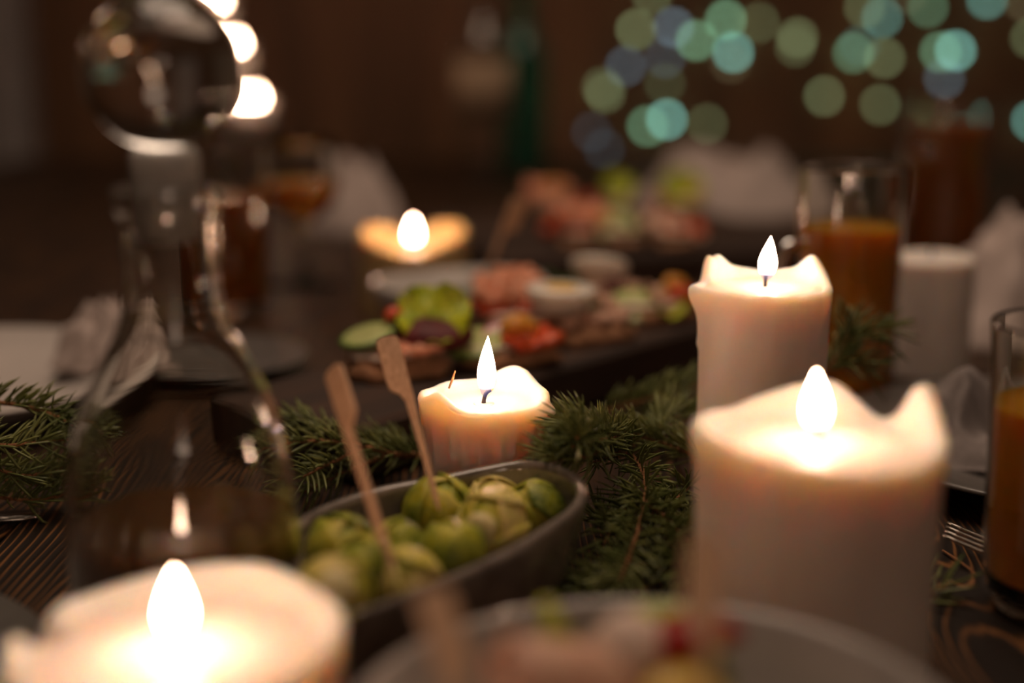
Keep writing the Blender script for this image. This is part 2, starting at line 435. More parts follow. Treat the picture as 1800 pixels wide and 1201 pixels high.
def candle(name, px_, py_, d, R, label, group, rim, H_add=0.0, pool=0.004, rimr=0.0022, inner=0.80, lumps=(), drips=(), taper=0.0,
           over=0.0, overz=0.012, flame=None, wick=0.007, wick_curl=(0.0015, 0), seed=0, waxmat='wax', seg=160, wick_off=(0, 0)):
    c = P(px_, py_, d)
    H = c.z + H_add
    root = thing(name, (c.x, c.y, 0), label, 'candle', group)
    def top(a):
        z = H
        for (th, sg, hh) in rim:
            z += hh * math.exp(-(angd(a, R_(th)) / R_(sg)) ** 2)
        z += 0.0006 * nz((math.cos(a) * 3, math.sin(a) * 3, seed)) + 0.0004 * nz((math.cos(a) * 9, math.sin(a) * 9, seed + 3))
        return z
    def rad(a, z, tz):
        r = R * (1 - taper * (1 - z / H))
        if over:
            edge = overz * (1 + 0.45 * nz((math.cos(a) * 4, math.sin(a) * 4, seed + 5)))
            q = (z - (tz - edge)) / 0.0035
            r += over / (1 + math.exp(-max(-30, min(30, q))))
        for (th, z0, sa, sz, am) in lumps:
            r += am * math.exp(-(angd(a, R_(th)) / R_(sa)) ** 2 - ((z - (H + z0)) / sz) ** 2)
        for (th, zt, zb, sa, am) in drips:
            zz = H + zt; zl = H + zb
            m = 1 / (1 + math.exp(-max(-30, min(30, (z - zl) / 0.0012)))) / (1 + math.exp(max(-30, min(30, (z - zz) / 0.0015))))
            bulb = 1 + 0.7 * math.exp(-((z - zl - 0.0015) / 0.002) ** 2)
            r += am * m * bulb * math.exp(-(angd(a, R_(th)) / R_(sa)) ** 2)
        r += 0.00035 * nz((math.cos(a) * 5, math.sin(a) * 5, z * 60 + seed))
        return r
    NZ = 44
    zp = H - pool
    cols = []
    for i in range(seg):
        a = 2 * math.pi * i / seg
        tz = top(a); col = []
        for k in range(NZ + 1):
            u = (k / NZ); u = 1 - (1 - u) ** 1.5
            z = u * (tz - rimr)
            col.append((rad(a, z, tz), z))
        rt = col[-1][0]
        for k in range(1, 7):
            b = k / 6 * math.pi
            col.append((rt - rimr * (1 - math.cos(b)), tz - rimr + rimr * math.sin(b)))
        ri = rt - 2 * rimr; rp = R * inner
        for k in range(1, 11):
            u = k / 10
            rr = ri + (rp - ri) * u
            z = (tz - rimr) + (zp - (tz - rimr)) * (1 - (1 - u) ** 1.9)
            z += 0.0007 * nz((rr * math.cos(a) * 220, rr * math.sin(a) * 220, seed + 9)) * (1 - u)
            col.append((rr, z))
        col.append((rp * 0.5, zp - 0.00015))
        cols.append([(r * math.cos(a), r * math.sin(a), z) for (r, z) in col])
    n = len(cols[0]); V = [p for c_ in cols for p in c_]; Fc = []
    for i in range(seg):
        j = (i + 1) % seg
        for k in range(n - 1):
            Fc.append((i * n + k, j * n + k, j * n + k + 1, i * n + k + 1))
    b0 = len(V); V += [(0, 0, 0), (0, 0, zp - 0.0003)]
    for i in range(seg):
        j = (i + 1) % seg
        Fc.append((j * n, i * n, b0)); Fc.append((i * n + n - 1, j * n + n - 1, b0 + 1))
    obj('wax_body', mesh('wax_body', V, Fc, M[waxmat]), root)
    # pool of molten wax
    rp = 0.0050
    V, Fc = lathe([(0, zp + 0.0003), (rp * 0.15, zp + 0.0001), (rp * 0.5, zp + .00005), (rp * 0.8, zp), (rp * 0.99, zp - 0.0004), (rp * 0.93, zp - .0007), (rp * 0.5, zp - 0.0011), (0, zp - 0.0012)], 64)
    obj('melt_pool', mesh('melt_pool', V, Fc, M['melt'] if flame else M[waxmat]), root)
    wx, wy = wick_off
    pts = [Vector((wx + wick_curl[0] * (k / 8) ** 2.2, wy + wick_curl[1] * (k / 8) ** 2, zp - 0.001 + (wick + 0.001) * math.sin(k / 8 * 1.35) / math.sin(1.35))) for k in range(9)]
    V, Fc = tube(pts, [0.0011, 0.0010, 0.0009, 0.0009, 0.0009, 0.0009, 0.0010, 0.0010, 0.0007], 8)
    wk = obj('wick', mesh('wick', V, Fc, M['wick']), root)
    if flame:
        w, h, z0, fx, lean = flame
        e = pts[-1]
        V, Fc = lathe([(0, -0.0009), (0.0007, -0.0004), (0.0009, 0), (0.0006, 0.0005), (0, 0.0008)], 8)
        obj('ember', mesh('ember', V, Fc, M['ember']), wk, e)
        obj('flame', flame_mesh(w, h, lean), root, (wx + fx, wy, zp + z0))
    return root

GC = 'lit pillar candles on the table'
candle('pillar_candle', 850, 704, 0.62, 0.0268, 'short ivory pillar candle with dripping wavy rim behind the sprout bowl', GC,
       rim=[(58, 26, 0.0105), (178, 40, 0.0035), (-133, 20, 0.0075), (-80, 35, 0.0015), (0, 30, 0.004), (110, 30, 0.003), (-40, 20, 0.001)],
       pool=0.0012, inner=0.72, taper=0.07, over=0.0020, overz=0.013,
       lumps=[(-32, -0.002, 16, 0.0035, 0.0035), (-15, -0.003, 12, 0.003, 0.003), (-110, -0.007, 22, 0.004, 0.0008), (-60, -0.006, 18, 0.004, 0.0010)],
       drips=[(-118, -0.008, -0.020, 3.5, 0.0019), (-108, -0.009, -0.034, 4, 0.0015), (-74, -0.008, -0.034, 4.5, 0.0016), (-62, -0.009, -0.019, 3, 0.0018),
              (-44, -0.004, -0.028, 4, 0.0024), (-36, -0.004, -0.036, 3, 0.0016), (-140, -0.006, -0.03, 4, 0.0012), (-92, -0.01, -0.045, 3, 0.0011)],
       flame=(0.0082, 0.0285, 0.0016, 0.0012, 0.03), wick=0.0062, wick_curl=(0.0035, 0), seed=1.3)
candle('pillar_candle', 1345, 500, 0.66, 0.0298, 'tall ivory pillar candle with two raised rim peaks before the amber mug', GC,
       rim=[(150, 7, 0.0085), (134, 13, 0.0085), (115, 25, 0.004), (30, 17, 0.0105), (60, 30, 0.003), (-150, 35, 0.0005), (-90, 60, -0.0005)],
       pool=0.0012, inner=0.74, taper=0.0, over=0.0008, overz=0.012,
       lumps=[(185, -0.004, 17, 0.0085, 0.0048), (198, -0.001, 14, 0.004, 0.0022), (-140, -0.002, 12, 0.004, 0.0008), (15, 0.0, 22, 0.006, 0.0012)],
       drips=[(178, -0.006, -0.03, 4, 0.0009), (-170, -0.004, -0.018, 4, 0.0010)],
       flame=(0.0085, 0.0215, 0.0022, 0.0006, 0.06), wick=0.0062, wick_curl=(0.0004, 0), seed=4.1)
candle('pillar_candle', 1440, 762, 0.477, 0.0408, 'thick ivory pillar candle with broken jagged rim beside the food bowl', GC,
       rim=[(74, 17, 0.0085), (100, 18, 0.0045), (18, 13, 0.0115), (2, 20, 0.005), (45, 11, -0.003), (180, 45, 0.003), (-140, 40, 0.001), (-60, 50, -0.0015)],
       pool=0.0030, inner=0.76, taper=0.02, over=0.0008, overz=0.012,
       lumps=[(180, -0.002, 22, 0.008, 0.0012)], drips=[(-120, -0.006, -0.04, 4, 0.0009), (-60, -0.006, -0.03, 4, 0.0007)],
       flame=(0.0088, 0.0225, 0.0020, -0.0012, -0.03), wick=0.006, wick_curl=(0.0006, 0), seed=7.7)
candle('pillar_candle', 310, 1112, 0.41, 0.0480, 'wide ivory pillar candle with a melted notch beside the decanter', GC,
       rim=[(75, 28, 0.004), (20, 30, 0.0015), (140, 15, -0.001), (166, 8, -0.013), (-150, 30, -0.001), (-20, 30, 0.001)],
       pool=0.0055, inner=0.80, taper=0.02, over=0.0006, overz=0.010,
       flame=(0.0092, 0.0225, 0.0020, 0.0, 0.02), wick=0.006, wick_curl=(0.0006, 0), seed=11.2)
candle('pillar_candle', 726, 408, 1.12, 0.0425, 'squat candle with gold speckled sides burning behind the wooden board', GC,
       rim=[(40, 40, 0.005), (-90, 50, -0.012), (95, 18, -0.008), (150, 35, 0.003)], pool=0.014, inner=0.84, over=0.0006,
       flame=(0.0090, 0.0230, 0.0020, 0.0, 0.02), wick=0.006, wick_curl=(0.0006, 0), seed=15.2, waxmat='gold_wax', seg=96)
candle('pillar_candle', 1637, 450, 0.91, 0.0275, 'plain white unlit pillar candle standing beside the amber mug', None,
       rim=[(60, 50, 0.001)], pool=0.0002, rimr=0.0035, inner=0.6, over=0.0, flame=None, wick=0.007, wick_curl=(0.001, 0), seed=19.9, waxmat='wax_white', seg=96)

# ------------------------------------------------------------------ stoneware bowl with sprouts
def loft_bowl(rim, base_c, base_s, name, mat, thick=0.003, z_in=0.006, power=2.2, seg=112, wob=0.0):
    """rim: closed list of world points; base is the rim shrunk about base_c (local verts around base_c)"""
    pts = catmull(rim, seg, True)
    n_o, n_i = 16, 16
    rows = []
    def ring(u, inset, zb):
        row = []
        for i, p in enumerate(pts):
            d = Vector((p.x - base_c.x, p.y - base_c.y, 0)); L = d.length
            k = base_s + (1 - base_s) * (1 - (1 - u) ** power) ** (1 / power)
            q = d * k
            if L > 0: q -= d / L * inset
            z = zb + (p.z - zb) * u
            a = math.atan2(d.y, d.x)
            w = 1 + wob * nz((math.cos(a) * 2, math.sin(a) * 2, u * 2.5))
            row.append(Vector((q.x * w, q.y * w, z)))
        return row
    for k in range(n_o + 1):
        rows.append(ring(k / n_o, 0.0, 0.0))
    top = rows[-1]
    mid = [p.copy() for p in top]
    for i, p in enumerate(mid):
        d = Vector((p.x, p.y, 0)).normalized(); p -= d * thick * 0.5; p.z += thick * 0.35
    rows.append(mid)
    for k in range(n_i, -1, -1):
        rows.append(ring(k / n_i, thick, z_in))
    V = [p for r in rows for p in r]; Fc = []
    for r in range(len(rows) - 1):
        for i in range(seg):
            j = (i + 1) % seg
            Fc.append((r * seg + i, r * seg + j, (r + 1) * seg + j, (r + 1) * seg + i))
    b = len(V); V += [Vector((0, 0, 0)), Vector((0, 0, z_in))]
    l = (len(rows) - 1) * seg
    for i in range(seg):
        j = (i + 1) % seg
        Fc.append((j, i, b)); Fc.append((l + i, l + j, b + 1))
    return mesh(name, V, Fc, mat)

rim_px = [(520, 918, .038), (640, 866, .040), (775, 838, .041), (860, 822, .043), (925, 812, .045), (985, 820, .046), (1022, 843, .045), (1028, 868, .043),
          (1000, 905, .040), (925, 960, .037), (840, 1000, .035), (740, 1042, .034), (650, 1075, .034), (585, 1085, .034), (535, 1045, .035), (512, 980, .036)]
rim_w = [Zp(x, y, z) for (x, y, z) in rim_px]
bc = Vector((sum(p.x for p in rim_w) / len(rim_w), sum(p.y for p in rim_w) / len(rim_w), 0))
bw = thing('stoneware_bowl', (bc.x, bc.y, 0), 'irregular grey glazed stoneware bowl filled with brussels sprouts', 'bowl')
obj('bowl_body', loft_bowl(rim_w, bc, 0.52, 'bowl_body', M['glaze'], thick=0.0046, z_in=0.006, wob=0.03), bw)

def leaf_mesh(seed, ang, lift):
    V, Fc = [], []
    nr, na = 7, 22
    V.append((0, 0, 1.0))
    for r in range(1, nr + 1):
        for k in range(na):
            a = 2 * math.pi * k / na
            th = ang * r / nr * (1 + 0.10 * nz((math.cos(a) * 1.5, math.sin(a) * 1.5, seed)))
            rr = 1.0 + lift * (r / nr) ** 3 + 0.02 * nz((math.cos(a) * 3, math.sin(a) * 3, seed + r * .3)) + (0.02 * math.cos(a * 9) * (r / nr) ** 2)
            V.append((rr * math.sin(th) * math.cos(a), rr * math.sin(th) * math.sin(a), rr * math.cos(th)))
    for k in range(na):
        Fc.append((0, 1 + k, 1 + (k + 1) % na))
    for r in range(nr - 1):
        for k in range(na):
            j = (k + 1) % na
            Fc.append((1 + r * na + k, 1 + (r + 1) * na + k, 1 + (r + 1) * na + j, 1 + r * na + j))
    n0 = len(V)
    V += [tuple(c * 0.972 for c in v) for v in V]
    Fc += [tuple(reversed([i + n0 for i in f])) for f in Fc]
    l = 1 + (nr - 1) * na
    for k in range(na):
        j = (k + 1) % na
        Fc.append((l + k, l + k + n0, l + j + n0, l + j))
    return V, Fc

def sphere(rx, ry, rz, nu=20, nv=12, nzamp=0.0, seed=0, ns=1.0):
    prof = [(math.sin(math.pi * k / nv) if 0 < k < nv else 0.0, -math.cos(math.pi * k / nv)) for k in range(nv + 1)]
    V, Fc = lathe(prof, nu)
    out = []
    for (x, y, z) in V:
        m = 1 + nzamp * nz((x, y, z), ns, seed)
        out.append((x * rx * m, y * ry * m, z * rz * m))
    return out, Fc

def scaleV(V, s): return [(x * s, y * s, z * s) for (x, y, z) in V]

sprout_protos = []
SR = 0.0155
for pi_, mk in enumerate(('sprout', 'sprout_pale')):
    V, Fc = sphere(SR * .93, SR * .93, SR * .97, 24, 16, 0.06, pi_ * 3, 2)
    pr = {'heart': mesh('heart', V, Fc, M[mk])}
    lv = []
    for k in range(5):
        V, Fc = leaf_mesh(pi_ * 10 + k, R_(58 + 8 * (k % 3)), 0.05 + 0.03 * (k % 2))
        lv.append(mesh('leaf', scaleV(V, SR * (0.97 + 0.022 * k)), Fc, M[mk]))
    pr['leaf'] = lv
    V, Fc = lathe([(0, -SR * 1.08), (SR * .40, -SR * 1.07), (SR * .46, -SR * 1.0), (SR * .5, -SR * .8), (0, -SR * .7)], 20)
    pr['stem'] = mesh('stem', V, Fc, M['stem'])
    sprout_protos.append(pr)

def sprout(c, r, axis, kind, label, group='brussels sprouts in the grey bowl'):
    """axis: direction the cut stem points to"""
    pr = sprout_protos[kind]
    root = thing('brussels_sprout', c, label, 'sprout', group)
    q = Vector((0, 0, -1)).rotation_difference(Vector(axis).normalized())
    root.rotation_mode = 'QUATERNION'
    root.rotation_quaternion = q @ Quaternion((0, 0, 1), rnd.uniform(0, 6.28))
    root.scale = (r / SR,) * 3
    obj('heart', pr['heart'], root)
    obj('stem', pr['stem'], root)
    for k in range(6):
        a = k * 2.4 + rnd.uniform(-.3, .3)
        q2 = Quaternion((0, 0, 1), a) @ Quaternion((1, 0, 0), R_(68 + 9 * (k % 3) + (14 if k > 3 else 0)))
        obj('leaf', pr['leaf'][k % 5], root, rot=q2)
    return root

for (x, y, d, r, ax, kd, lb) in [
    (603, 962, .518, .0150, (-.3, .5, -.8), 0, 'dark green brussels sprout against the decanter side of the bowl'),
    (698, 962, .520, .0128, (.2, .6, -.7), 0, 'small bright brussels sprout behind the skewered pale one'),
    (648, 1003, .490, .0150, (.2, .3, -.9), 0, 'olive brussels sprout left of the slanting pick'),
    (716, 1020, .486, .0138, (.35, -.75, -.2), 1, 'pale yellow brussels sprout pierced by the thicker wooden pick'),
    (583, 1042, .462, .0150, (.2, -.6, .4), 1, 'pale cut brussels sprout at the bowl edge by the wide candle'),
    (773, 898, .560, .0168, (-.2, .4, -.9), 0, 'large bright green brussels sprout pierced by the thin upright pick'),
    (866, 915, .530, .0150, (-.35, -.85, .1), 1, 'brussels sprout with pale cut stem turned outward'),
    (868, 884, .568, .0130, (.1, .3, -.9), 1, 'pale crowned brussels sprout behind the cut stem one'),
    (943, 893, .560, .0130, (.5, .2, -.8), 0, 'dark green brussels sprout under the shiny bowl lip'),
    (795, 968, .515, .0140, (.2, .2, -.9), 0, 'shaded brussels sprout in the middle of the bowl'),
    (818, 925, .555, .0125, (.1, .1, -.9), 0, 'deep green brussels sprout wedged between two larger ones')]:
    c = P(x, y, d)
    sprout(P(x, y + 4, d + .006), r * .86, ax, kd, lb)

# ------------------------------------------------------------------ bamboo picks
def pick(bot, top, roll, flip, label, w=0.0092, th=0.0019):
    ax = (top - bot); L = ax.length; ax.normalize()
    n = Vector((0, -1, 0.15)); n = (n - ax * n.dot(ax)).normalized()
    n.rotate(Quaternion(ax, roll))
    side = ax.cross(n).normalized() * (1 if flip else -1)
    pad = 0.0235
    prof = [(0.0, 0.0004, 0.0004), (0.006, .0010, .0010), (L * .5, .0015, .0015), (L - pad - 0.004, .0019, .0019), (L - pad - .001, .0019, .0035), (L - pad + .001, .0019, w - .0030),
            (L - pad + .0025, .0019, w - .0022), (L - pad * .4, .0020, w - .0020), (L - .002, .0019, w - .0021), (L - .0007, .0012, w - .0028), (L, -.0004, w - .0045)]
    V, Fc = [], []
    for (s, a, b) in prof:
        base = ax * s
        for (o, zz) in ((-a, -th / 2), (b, -th / 2), (b, th / 2), (-a, th / 2)):
            V.append(base + side * o + n * zz)
    for i in range(len(prof) - 1):
        for k in range(4):
            j = (k + 1) % 4
            f = (i * 4 + k, i * 4 + j, i * 4 + 4 + j, i * 4 + 4 + k)
            Fc.append(f if flip else f[::-1])
    Fc.append((3, 2, 1, 0)); l = 4 * (len(prof) - 1); Fc.append((l, l + 1, l + 2, l + 3))
    me = mesh('cocktail_pick', V, Fc, M['bamboo'], False)
    return tag(obj('cocktail_pick', me, None, bot), label, 'pick', 'bamboo cocktail picks')

pick(P(692, 1005, .482), P(578, 655, .525), R_(-35), True, 'flat bamboo paddle pick leaning from the pale sprout toward the decanter')
pick(P(772, 897, .545), P(690, 590, .568), R_(12), False, 'bamboo paddle pick standing in the bright green sprout before the short candle')

# ------------------------------------------------------------------ front food bowl
fc = Vector((0.036, 0.326, 0)); FR = 0.079
fb = thing('food_bowl', fc, 'round pale grey china bowl of sliced peppers and ham rolls', 'bowl')
prof = [(0, 0.0), (.040, 0.0), (.043, .002), (.043, .004), (.060, .012), (.072, .027), (FR, .049), (FR - .0005, .0506), (FR - .0025, .0508), (FR - .004, .049),
        (.068, .028), (.057, .0155), (.040, .0085), (0, .008)]
V, Fc = lathe(prof, 96)
obj('bowl_body', mesh('bowl_body', V, Fc, M['china']), fb)

def slab(w, l, h, seed=0, n=14, m=8, amp=0.1, curl=0.0, nscale=60):
    """soft-edged wavy slab"""
    V, Fc = [], []
    for s in (0, 1):
        for i in range(n + 1):
            for j in range(m + 1):
                u, v = i / n * 2 - 1, j / m * 2 - 1
                e = max(abs(u), abs(v)) ** 6
                k = 1 - 0.16 * (abs(u * v)) ** 2
                x, y = u * l / 2 * k, v * w / 2 * k
                x += amp * w * 0.3 * nz((u * 2, v * 2, seed)); y += amp * w * 0.3 * nz((u * 2, v * 2, seed + 4))
                zc = curl * (u * u) + amp * h * 1.2 * nz((x * nscale, y * nscale, seed + 8))
                z = zc + (h * (1 - 0.45 * e) if s else h * 0.2 * e)
                V.append((x, y, z))
    o = (n + 1) * (m + 1)
    for s in (0, 1):
        for i in range(n):
            for j in range(m):
                a = s * o + i * (m + 1) + j
                f = (a, a + (m + 1), a + (m + 1) + 1, a + 1)
                Fc.append(f if s else f[::-1])
    edge = [i * (m + 1) for i in range(n + 1)] + [n * (m + 1) + j for j in range(1, m + 1)] + [i * (m + 1) + m for i in range(n - 1, -1, -1)] + [j for j in range(m - 1, 0, -1)]
    for k in range(len(edge)):
        a, b = edge[k], edge[(k + 1) % len(edge)]
        Fc.append((a, b, b + o, a + o))
    return V, Fc

def roll_mesh(r, l, mat):
    """rolled-up slice: spiral sheet"""
    V, Fc = [], []; n = 60; m = 6; t_ = 0.0016
    for s in (0, 1):
        for i in range(n + 1):
            a = i / n * 2.6 * 2 * math.pi
            rr = r * (0.22 + 0.78 * i / n) - (t_ if s else 0)
            for j in range(m + 1):
                v = j / m * 2 - 1
                q = rr * (1 + 0.05 * nz((math.cos(a), math.sin(a), v * 2)))
                V.append((v * l / 2, q * math.cos(a), q * math.sin(a)))
    o = (n + 1) * (m + 1)
    for s in (0, 1):
        for i in range(n):
            for j in range(m):
                a = s * o + i * (m + 1) + j
                f = (a, a + m + 1, a + m + 2, a + 1)
                Fc.append(f if s else f[::-1])
    for i in range(n):
        for j in (0, m):
            a = i * (m + 1) + j
            Fc.append((a, a + m + 1, a + m + 1 + o, a + o))
    return mesh('ham_roll', V, Fc, mat)

def wedge_mesh(name, R1, r1, ang, h, mat, seed=0):
    """curved strip of pepper / tomato: arc with a rounded back"""
    V, Fc = [], []; n = 16; cs = [(-1, 0), (-.7, .75), (0, 1), (.7, .75), (1, 0), (.5, -.35), (-.5, -.35)]
    for i in range(n + 1):
        u = i / n * 2 - 1; a = u * ang / 2
        k = max(0.12, 1 - abs(u) ** 4)
        for (cx, cz) in cs:
            rr = R1 + cz * r1 * k
            V.append((rr * math.sin(a), cx * h / 2 * k, rr * math.cos(a) - R1))
    m = len(cs)
    for i in range(n):
        for k in range(m):
            j = (k + 1) % m
            Fc.append((i * m + k, i * m + j, (i + 1) * m + j, (i + 1) * m + k))
    Fc.append(tuple(range(m))[::-1]); Fc.append(tuple(n * m + k for k in range(m)))
    return mesh(name, V, Fc, mat)

ham_m = roll_mesh(0.0125, 0.040, M['ham'])
gf = 'food pieces in the pale grey bowl'
for (x, y, d, rot, lb) in [(1000, 1200, .375, (0, .3, .5), 'pale pink ham roll on top of the food bowl beside a bamboo pick'),
                           (930, 1330, .36, (0, .2, 1.9), 'pale pink ham roll lying low in the food bowl'),
                           (1100, 1330, .36, (0, .1, -.3), 'pale pink ham roll under the red pepper strip')]:
    tag(obj('ham_roll', ham_m, None, P(x, y, d), rot), lb, 'ham roll', gf)
tag(obj('pepper_strip', wedge_mesh('pepper_strip', .024, .006, 2.2, .017, M['pepper_red']), None, P(1150, 1150, .385), (0.3, -0.75, -.2)), 'dark red pepper strip standing up in the food bowl', 'pepper', gf)
tag(obj('pepper_strip', wedge_mesh('pepper_strip', .018, .0045, 2.0, .015, M['yellow']), None, P(1225, 1215, .37), (0.4, .4, .6)), 'yellow pepper strip in the food bowl', 'pepper', gf)
tag(obj('lettuce_leaf', mesh('lettuce_leaf', *slab(.04, .05, .0025, 3, 20, 16, 1.2, 0.012), M['lettuce']), None, P(1090, 1215, .385), (.5, .1, .3)), 'yellow-green lettuce leaf tucked behind the ham in the food bowl', 'lettuce', gf)
tag(obj('radish', mesh('radish', *sphere(.011, .011, .0125, 20, 14, .05, 3, 2), M['cream']), None, P(1105, 1150, .385), (.4, .2, 0)), 'pale peeled radish beside the red pepper strip', 'radish', gf)
pick(P(862, 1440, .33), P(740, 1040, .355), R_(20), True, 'bamboo paddle pick standing in the food bowl nearest the wide candle')
pick(P(1225, 1400, .335), P(1262, 945, .362), R_(-15), False, 'bamboo paddle pick standing in the food bowl before the thick candle')

# ------------------------------------------------------------------ glass vessels
def glass_vessel(name, loc, outer, wall, floor, label, cat, liquid=None, lmat=None, group=None, seg=72, stem=None):
    """outer: (r,z) from base rim upward; hollow above 'floor'"""
    root = thing(name, loc, label, cat, group)
    inner = [(max(r - wall, 0.001), z) for (r, z) in outer if z > floor]
    prof = [(0, outer[0][1])] + outer
    tr, tz = outer[-1]
    prof += [(tr - wall * .5, tz + wall * .5)]
    prof += inner[::-1] + [(inner[0][0] * .8, floor), (0, floor)]
    V, Fc = lathe(dense(prof), seg)
    obj('glass_body', mesh('glass_body', V, Fc, M['glass']), root)
    if liquid:
        pts = [(r - 0.0003, z) for (r, z) in inner if z < liquid]
        # radius at the surface
        rl = None
        for (a, b) in zip(inner[:-1], inner[1:]):
            if a[1] <= liquid <= b[1]:
                f = (liquid - a[1]) / (b[1] - a[1]); rl = a[0] + (b[0] - a[0]) * f - 0.0003
        prof = [(0, floor + .0003), (pts[0][0] * .8, floor + .0003)] + pts + [(rl, liquid), (rl * .97, liquid - .0003), (0, liquid - .0003)]
        V, Fc = lathe(dense(prof), seg)
        obj('drink', mesh('drink', V, Fc, lmat), root)
    return root

# decanter with ball stopper
dec = glass_vessel('glass_decanter', (-.1155, .475, 0),
    [(.034, 0), (.0375, .0012), (.0398, .005), (.0405, .02), (.0406, .045), (.0398, .060), (.0380, .074), (.0350, .086), (.0315, .0955), (.0275, .104), (.0235, .1115), (.0195, .1185),
     (.0172, .126), (.0165, .135), (.0164, .150), (.0166, .158), (.0182, .162), (.0186, .165), (.0180, .168)], .0018, .006,
    'round-bellied glass decanter with clear ball stopper behind the wide candle', 'decanter', .0505, M['brown_drink'], seg=96)
V, Fc = lathe([(0, .1495), (.0095, .150), (.0112, .1695), (.0114, .178), (.0100, .1805), (0, .1805)], 48)
stp = obj('stopper', mesh('stopper', V, Fc, M['frost']), dec)
stp['label'] = 'frosted ground-glass plug with a clear glass ball'
V, Fc = lathe([(0, .1806), (.0065, .1806)] + [(.0258 * math.sin(R_(a)), .2055 - .0258 * math.cos(R_(a))) for a in range(16, 180, 6)] + [(0, .2313)], 64)
obj('stopper_ball', mesh('stopper_ball', V, Fc, M['glass']), stp)

def loc0(px_, y0):
    """table position seen at pixel column px_ at forward distance y0 (about mid height)"""
    d = y0 * CP + (CAM_H - 0.05) * SP
    return Vector(((px_ - 900) / F * d, y0, 0))

GG = 'drinking glasses on the table'
glass_vessel('drinking_glass', loc0(1882, .515), [(.020, 0), (.0245, .001), (.0275, .006), (.0295, .015), (.0305, .03), (.0310, .06), (.0318, .09), (.0330, .112)], .0016, .007,
             'tall thin glass of amber drink beside the fork', 'glass', .082, M['amber'], GG)
mug = glass_vessel('glass_mug', loc0(1487, .83), [(.027, 0), (.0292, .002), (.0300, .01), (.0305, .06), (.0310, .10), (.0315, .1395)], .0022, .008,
             'glass mug of amber juice with side handle behind the tall candle', 'mug', .106, M['amber'], GG)
hp = [Vector((-.0295, -.004, .094)), Vector((-.038, -.010, .095)), Vector((-.044, -.014, .084)), Vector((-.045, -.015, .068)), Vector((-.042, -.013, .052)), Vector((-.037, -.009, .042)), Vector((-.0295, -.004, .042))]
V, Fc = tube(catmull(hp, 28), .0042, 12)
obj('handle', mesh('handle', V, Fc, M['glass']), mug)
glass_vessel('beer_glass', loc0(1655, 1.25), [(.026, 0), (.030, .002), (.0315, .012), (.034, .06), (.0365, .11), (.0375, .157)], .002, .009,
             'dark amber beer glass in front of the unlit string lights wall', 'glass', .138, M['deep_amber'], GG)['label'] = 'tall glass of dark amber beer beyond the unlit white candle'
glass_vessel('beer_glass', loc0(405, 1.10), [(.024, 0), (.0275, .002), (.029, .012), (.030, .06), (.031, .10), (.032, .132)], .002, .009,
             'glass of deep orange drink behind the decanter neck', 'glass', .092, M['deep_amber'], GG)
# stemmed glass
gw = thing('wine_glass', loc0(535, 1.22), 'stemmed glass of pale amber wine behind the decanter', 'glass', GG)
prof = [(0, 0), (.031, 0), (.032, .001), (.031, .0022), (.010, .0045), (.004, .010), (.0035, .05), (.006, .056), (.020, .064), (.029, .078), (.0315, .092), (.030, .115), (.0285, .125), (.0279, .1253), (.0274, .125),
        (.0287, .115), (.0302, .092), (.0278, .079), (.019, .066), (.006, .0595), (0, .059)]
V, Fc = lathe(prof, 56)
obj('glass_body', mesh('glass_body', V, Fc, M['glass']), gw)
V, Fc = lathe([(0, .0593), (.0058, .0598), (.0188, .0664), (.0275, .0793), (.0298, .090), (.029, .0897), (0, .0897)], 48)
obj('drink', mesh('drink', V, Fc, M['amber']), gw)

# bottles far down the table
def bottle(name, loc, r, h, gm, label, lab=None):
    root = thing(name, loc, label, 'bottle', 'bottles at the far end of the table')
    o = [(r * .85, 0), (r, .004), (r, h * .58), (r * .9, h * .65), (r * .5, h * .74), (r * .36, h * .80), (r * .34, h * .96), (r * .42, h * .965), (r * .42, h)]
    prof = [(0, 0)] + o + [(q - .0025, z) for (q, z) in o[::-1] if z > 0.003] + [(0, .008)]
    V, Fc = lathe(dense(prof, .008), 40)
    obj('bottle_body', mesh('bottle_body', V, Fc, gm), root)
    if lab:
        V, Fc = lathe([(r + .0004, h * lab[0]), (r + .0008, h * lab[0]), (r + .0008, h * lab[1]), (r + .0004, h * lab[1])], 40, closed=True)
        obj('paper_label', mesh('paper_label', V, Fc, M['label']), root)
    V, Fc = lathe([(0, h + .004), (r * .40, h + .004), (r * .45, h - .012), (r * .44, h - .012), (r * .36, h + .001), (0, h + .001)], 24)
    obj('cap', mesh('cap', V, Fc, M['leg']), root)
bottle('glass_bottle', loc0(850, 2.05), .040, .31, M['glass'], 'clear glass bottle with a beige paper label', (0.30, 0.56))
bottle('glass_bottle', loc0(918, 2.20), .036, .29, M['green_glass'], 'green glass bottle without label')

# ------------------------------------------------------------------ plates, napkins, cutlery
def plate(name, loc, r, h, mat, label):
    prof = [(0, 0), (r * .55, 0), (r * .60, .002), (r * .66, h * .35), (r * .98, h), (r, h + .0014), (r * .985, h + .0026), (r * .66, h * .35 + .0035), (r * .56, .0048), (0, .0045)]
    V, Fc = lathe(prof, 96)
    return tag(obj(name, mesh(name, V, Fc, mat), None, loc), label, 'plate')
plate('dinner_plate', (-.335, .815, 0), .120, .021, M['white_china'], 'white dinner plate behind the spruce twigs with a crumpled napkin on it')
plate('dinner_plate', (-.252, .420, 0), .101, .010, M['grey_china'], 'dark grey plate beside the wide candle')
plate('dinner_plate', (.290, .700, 0), .123, .014, M['grey_china'], 'dark grey plate under the grey napkin by the fork')
plate('side_plate', (-.195, .900, 0), .062, .010, M['grey_china'], 'small dark grey plate behind the decanter')

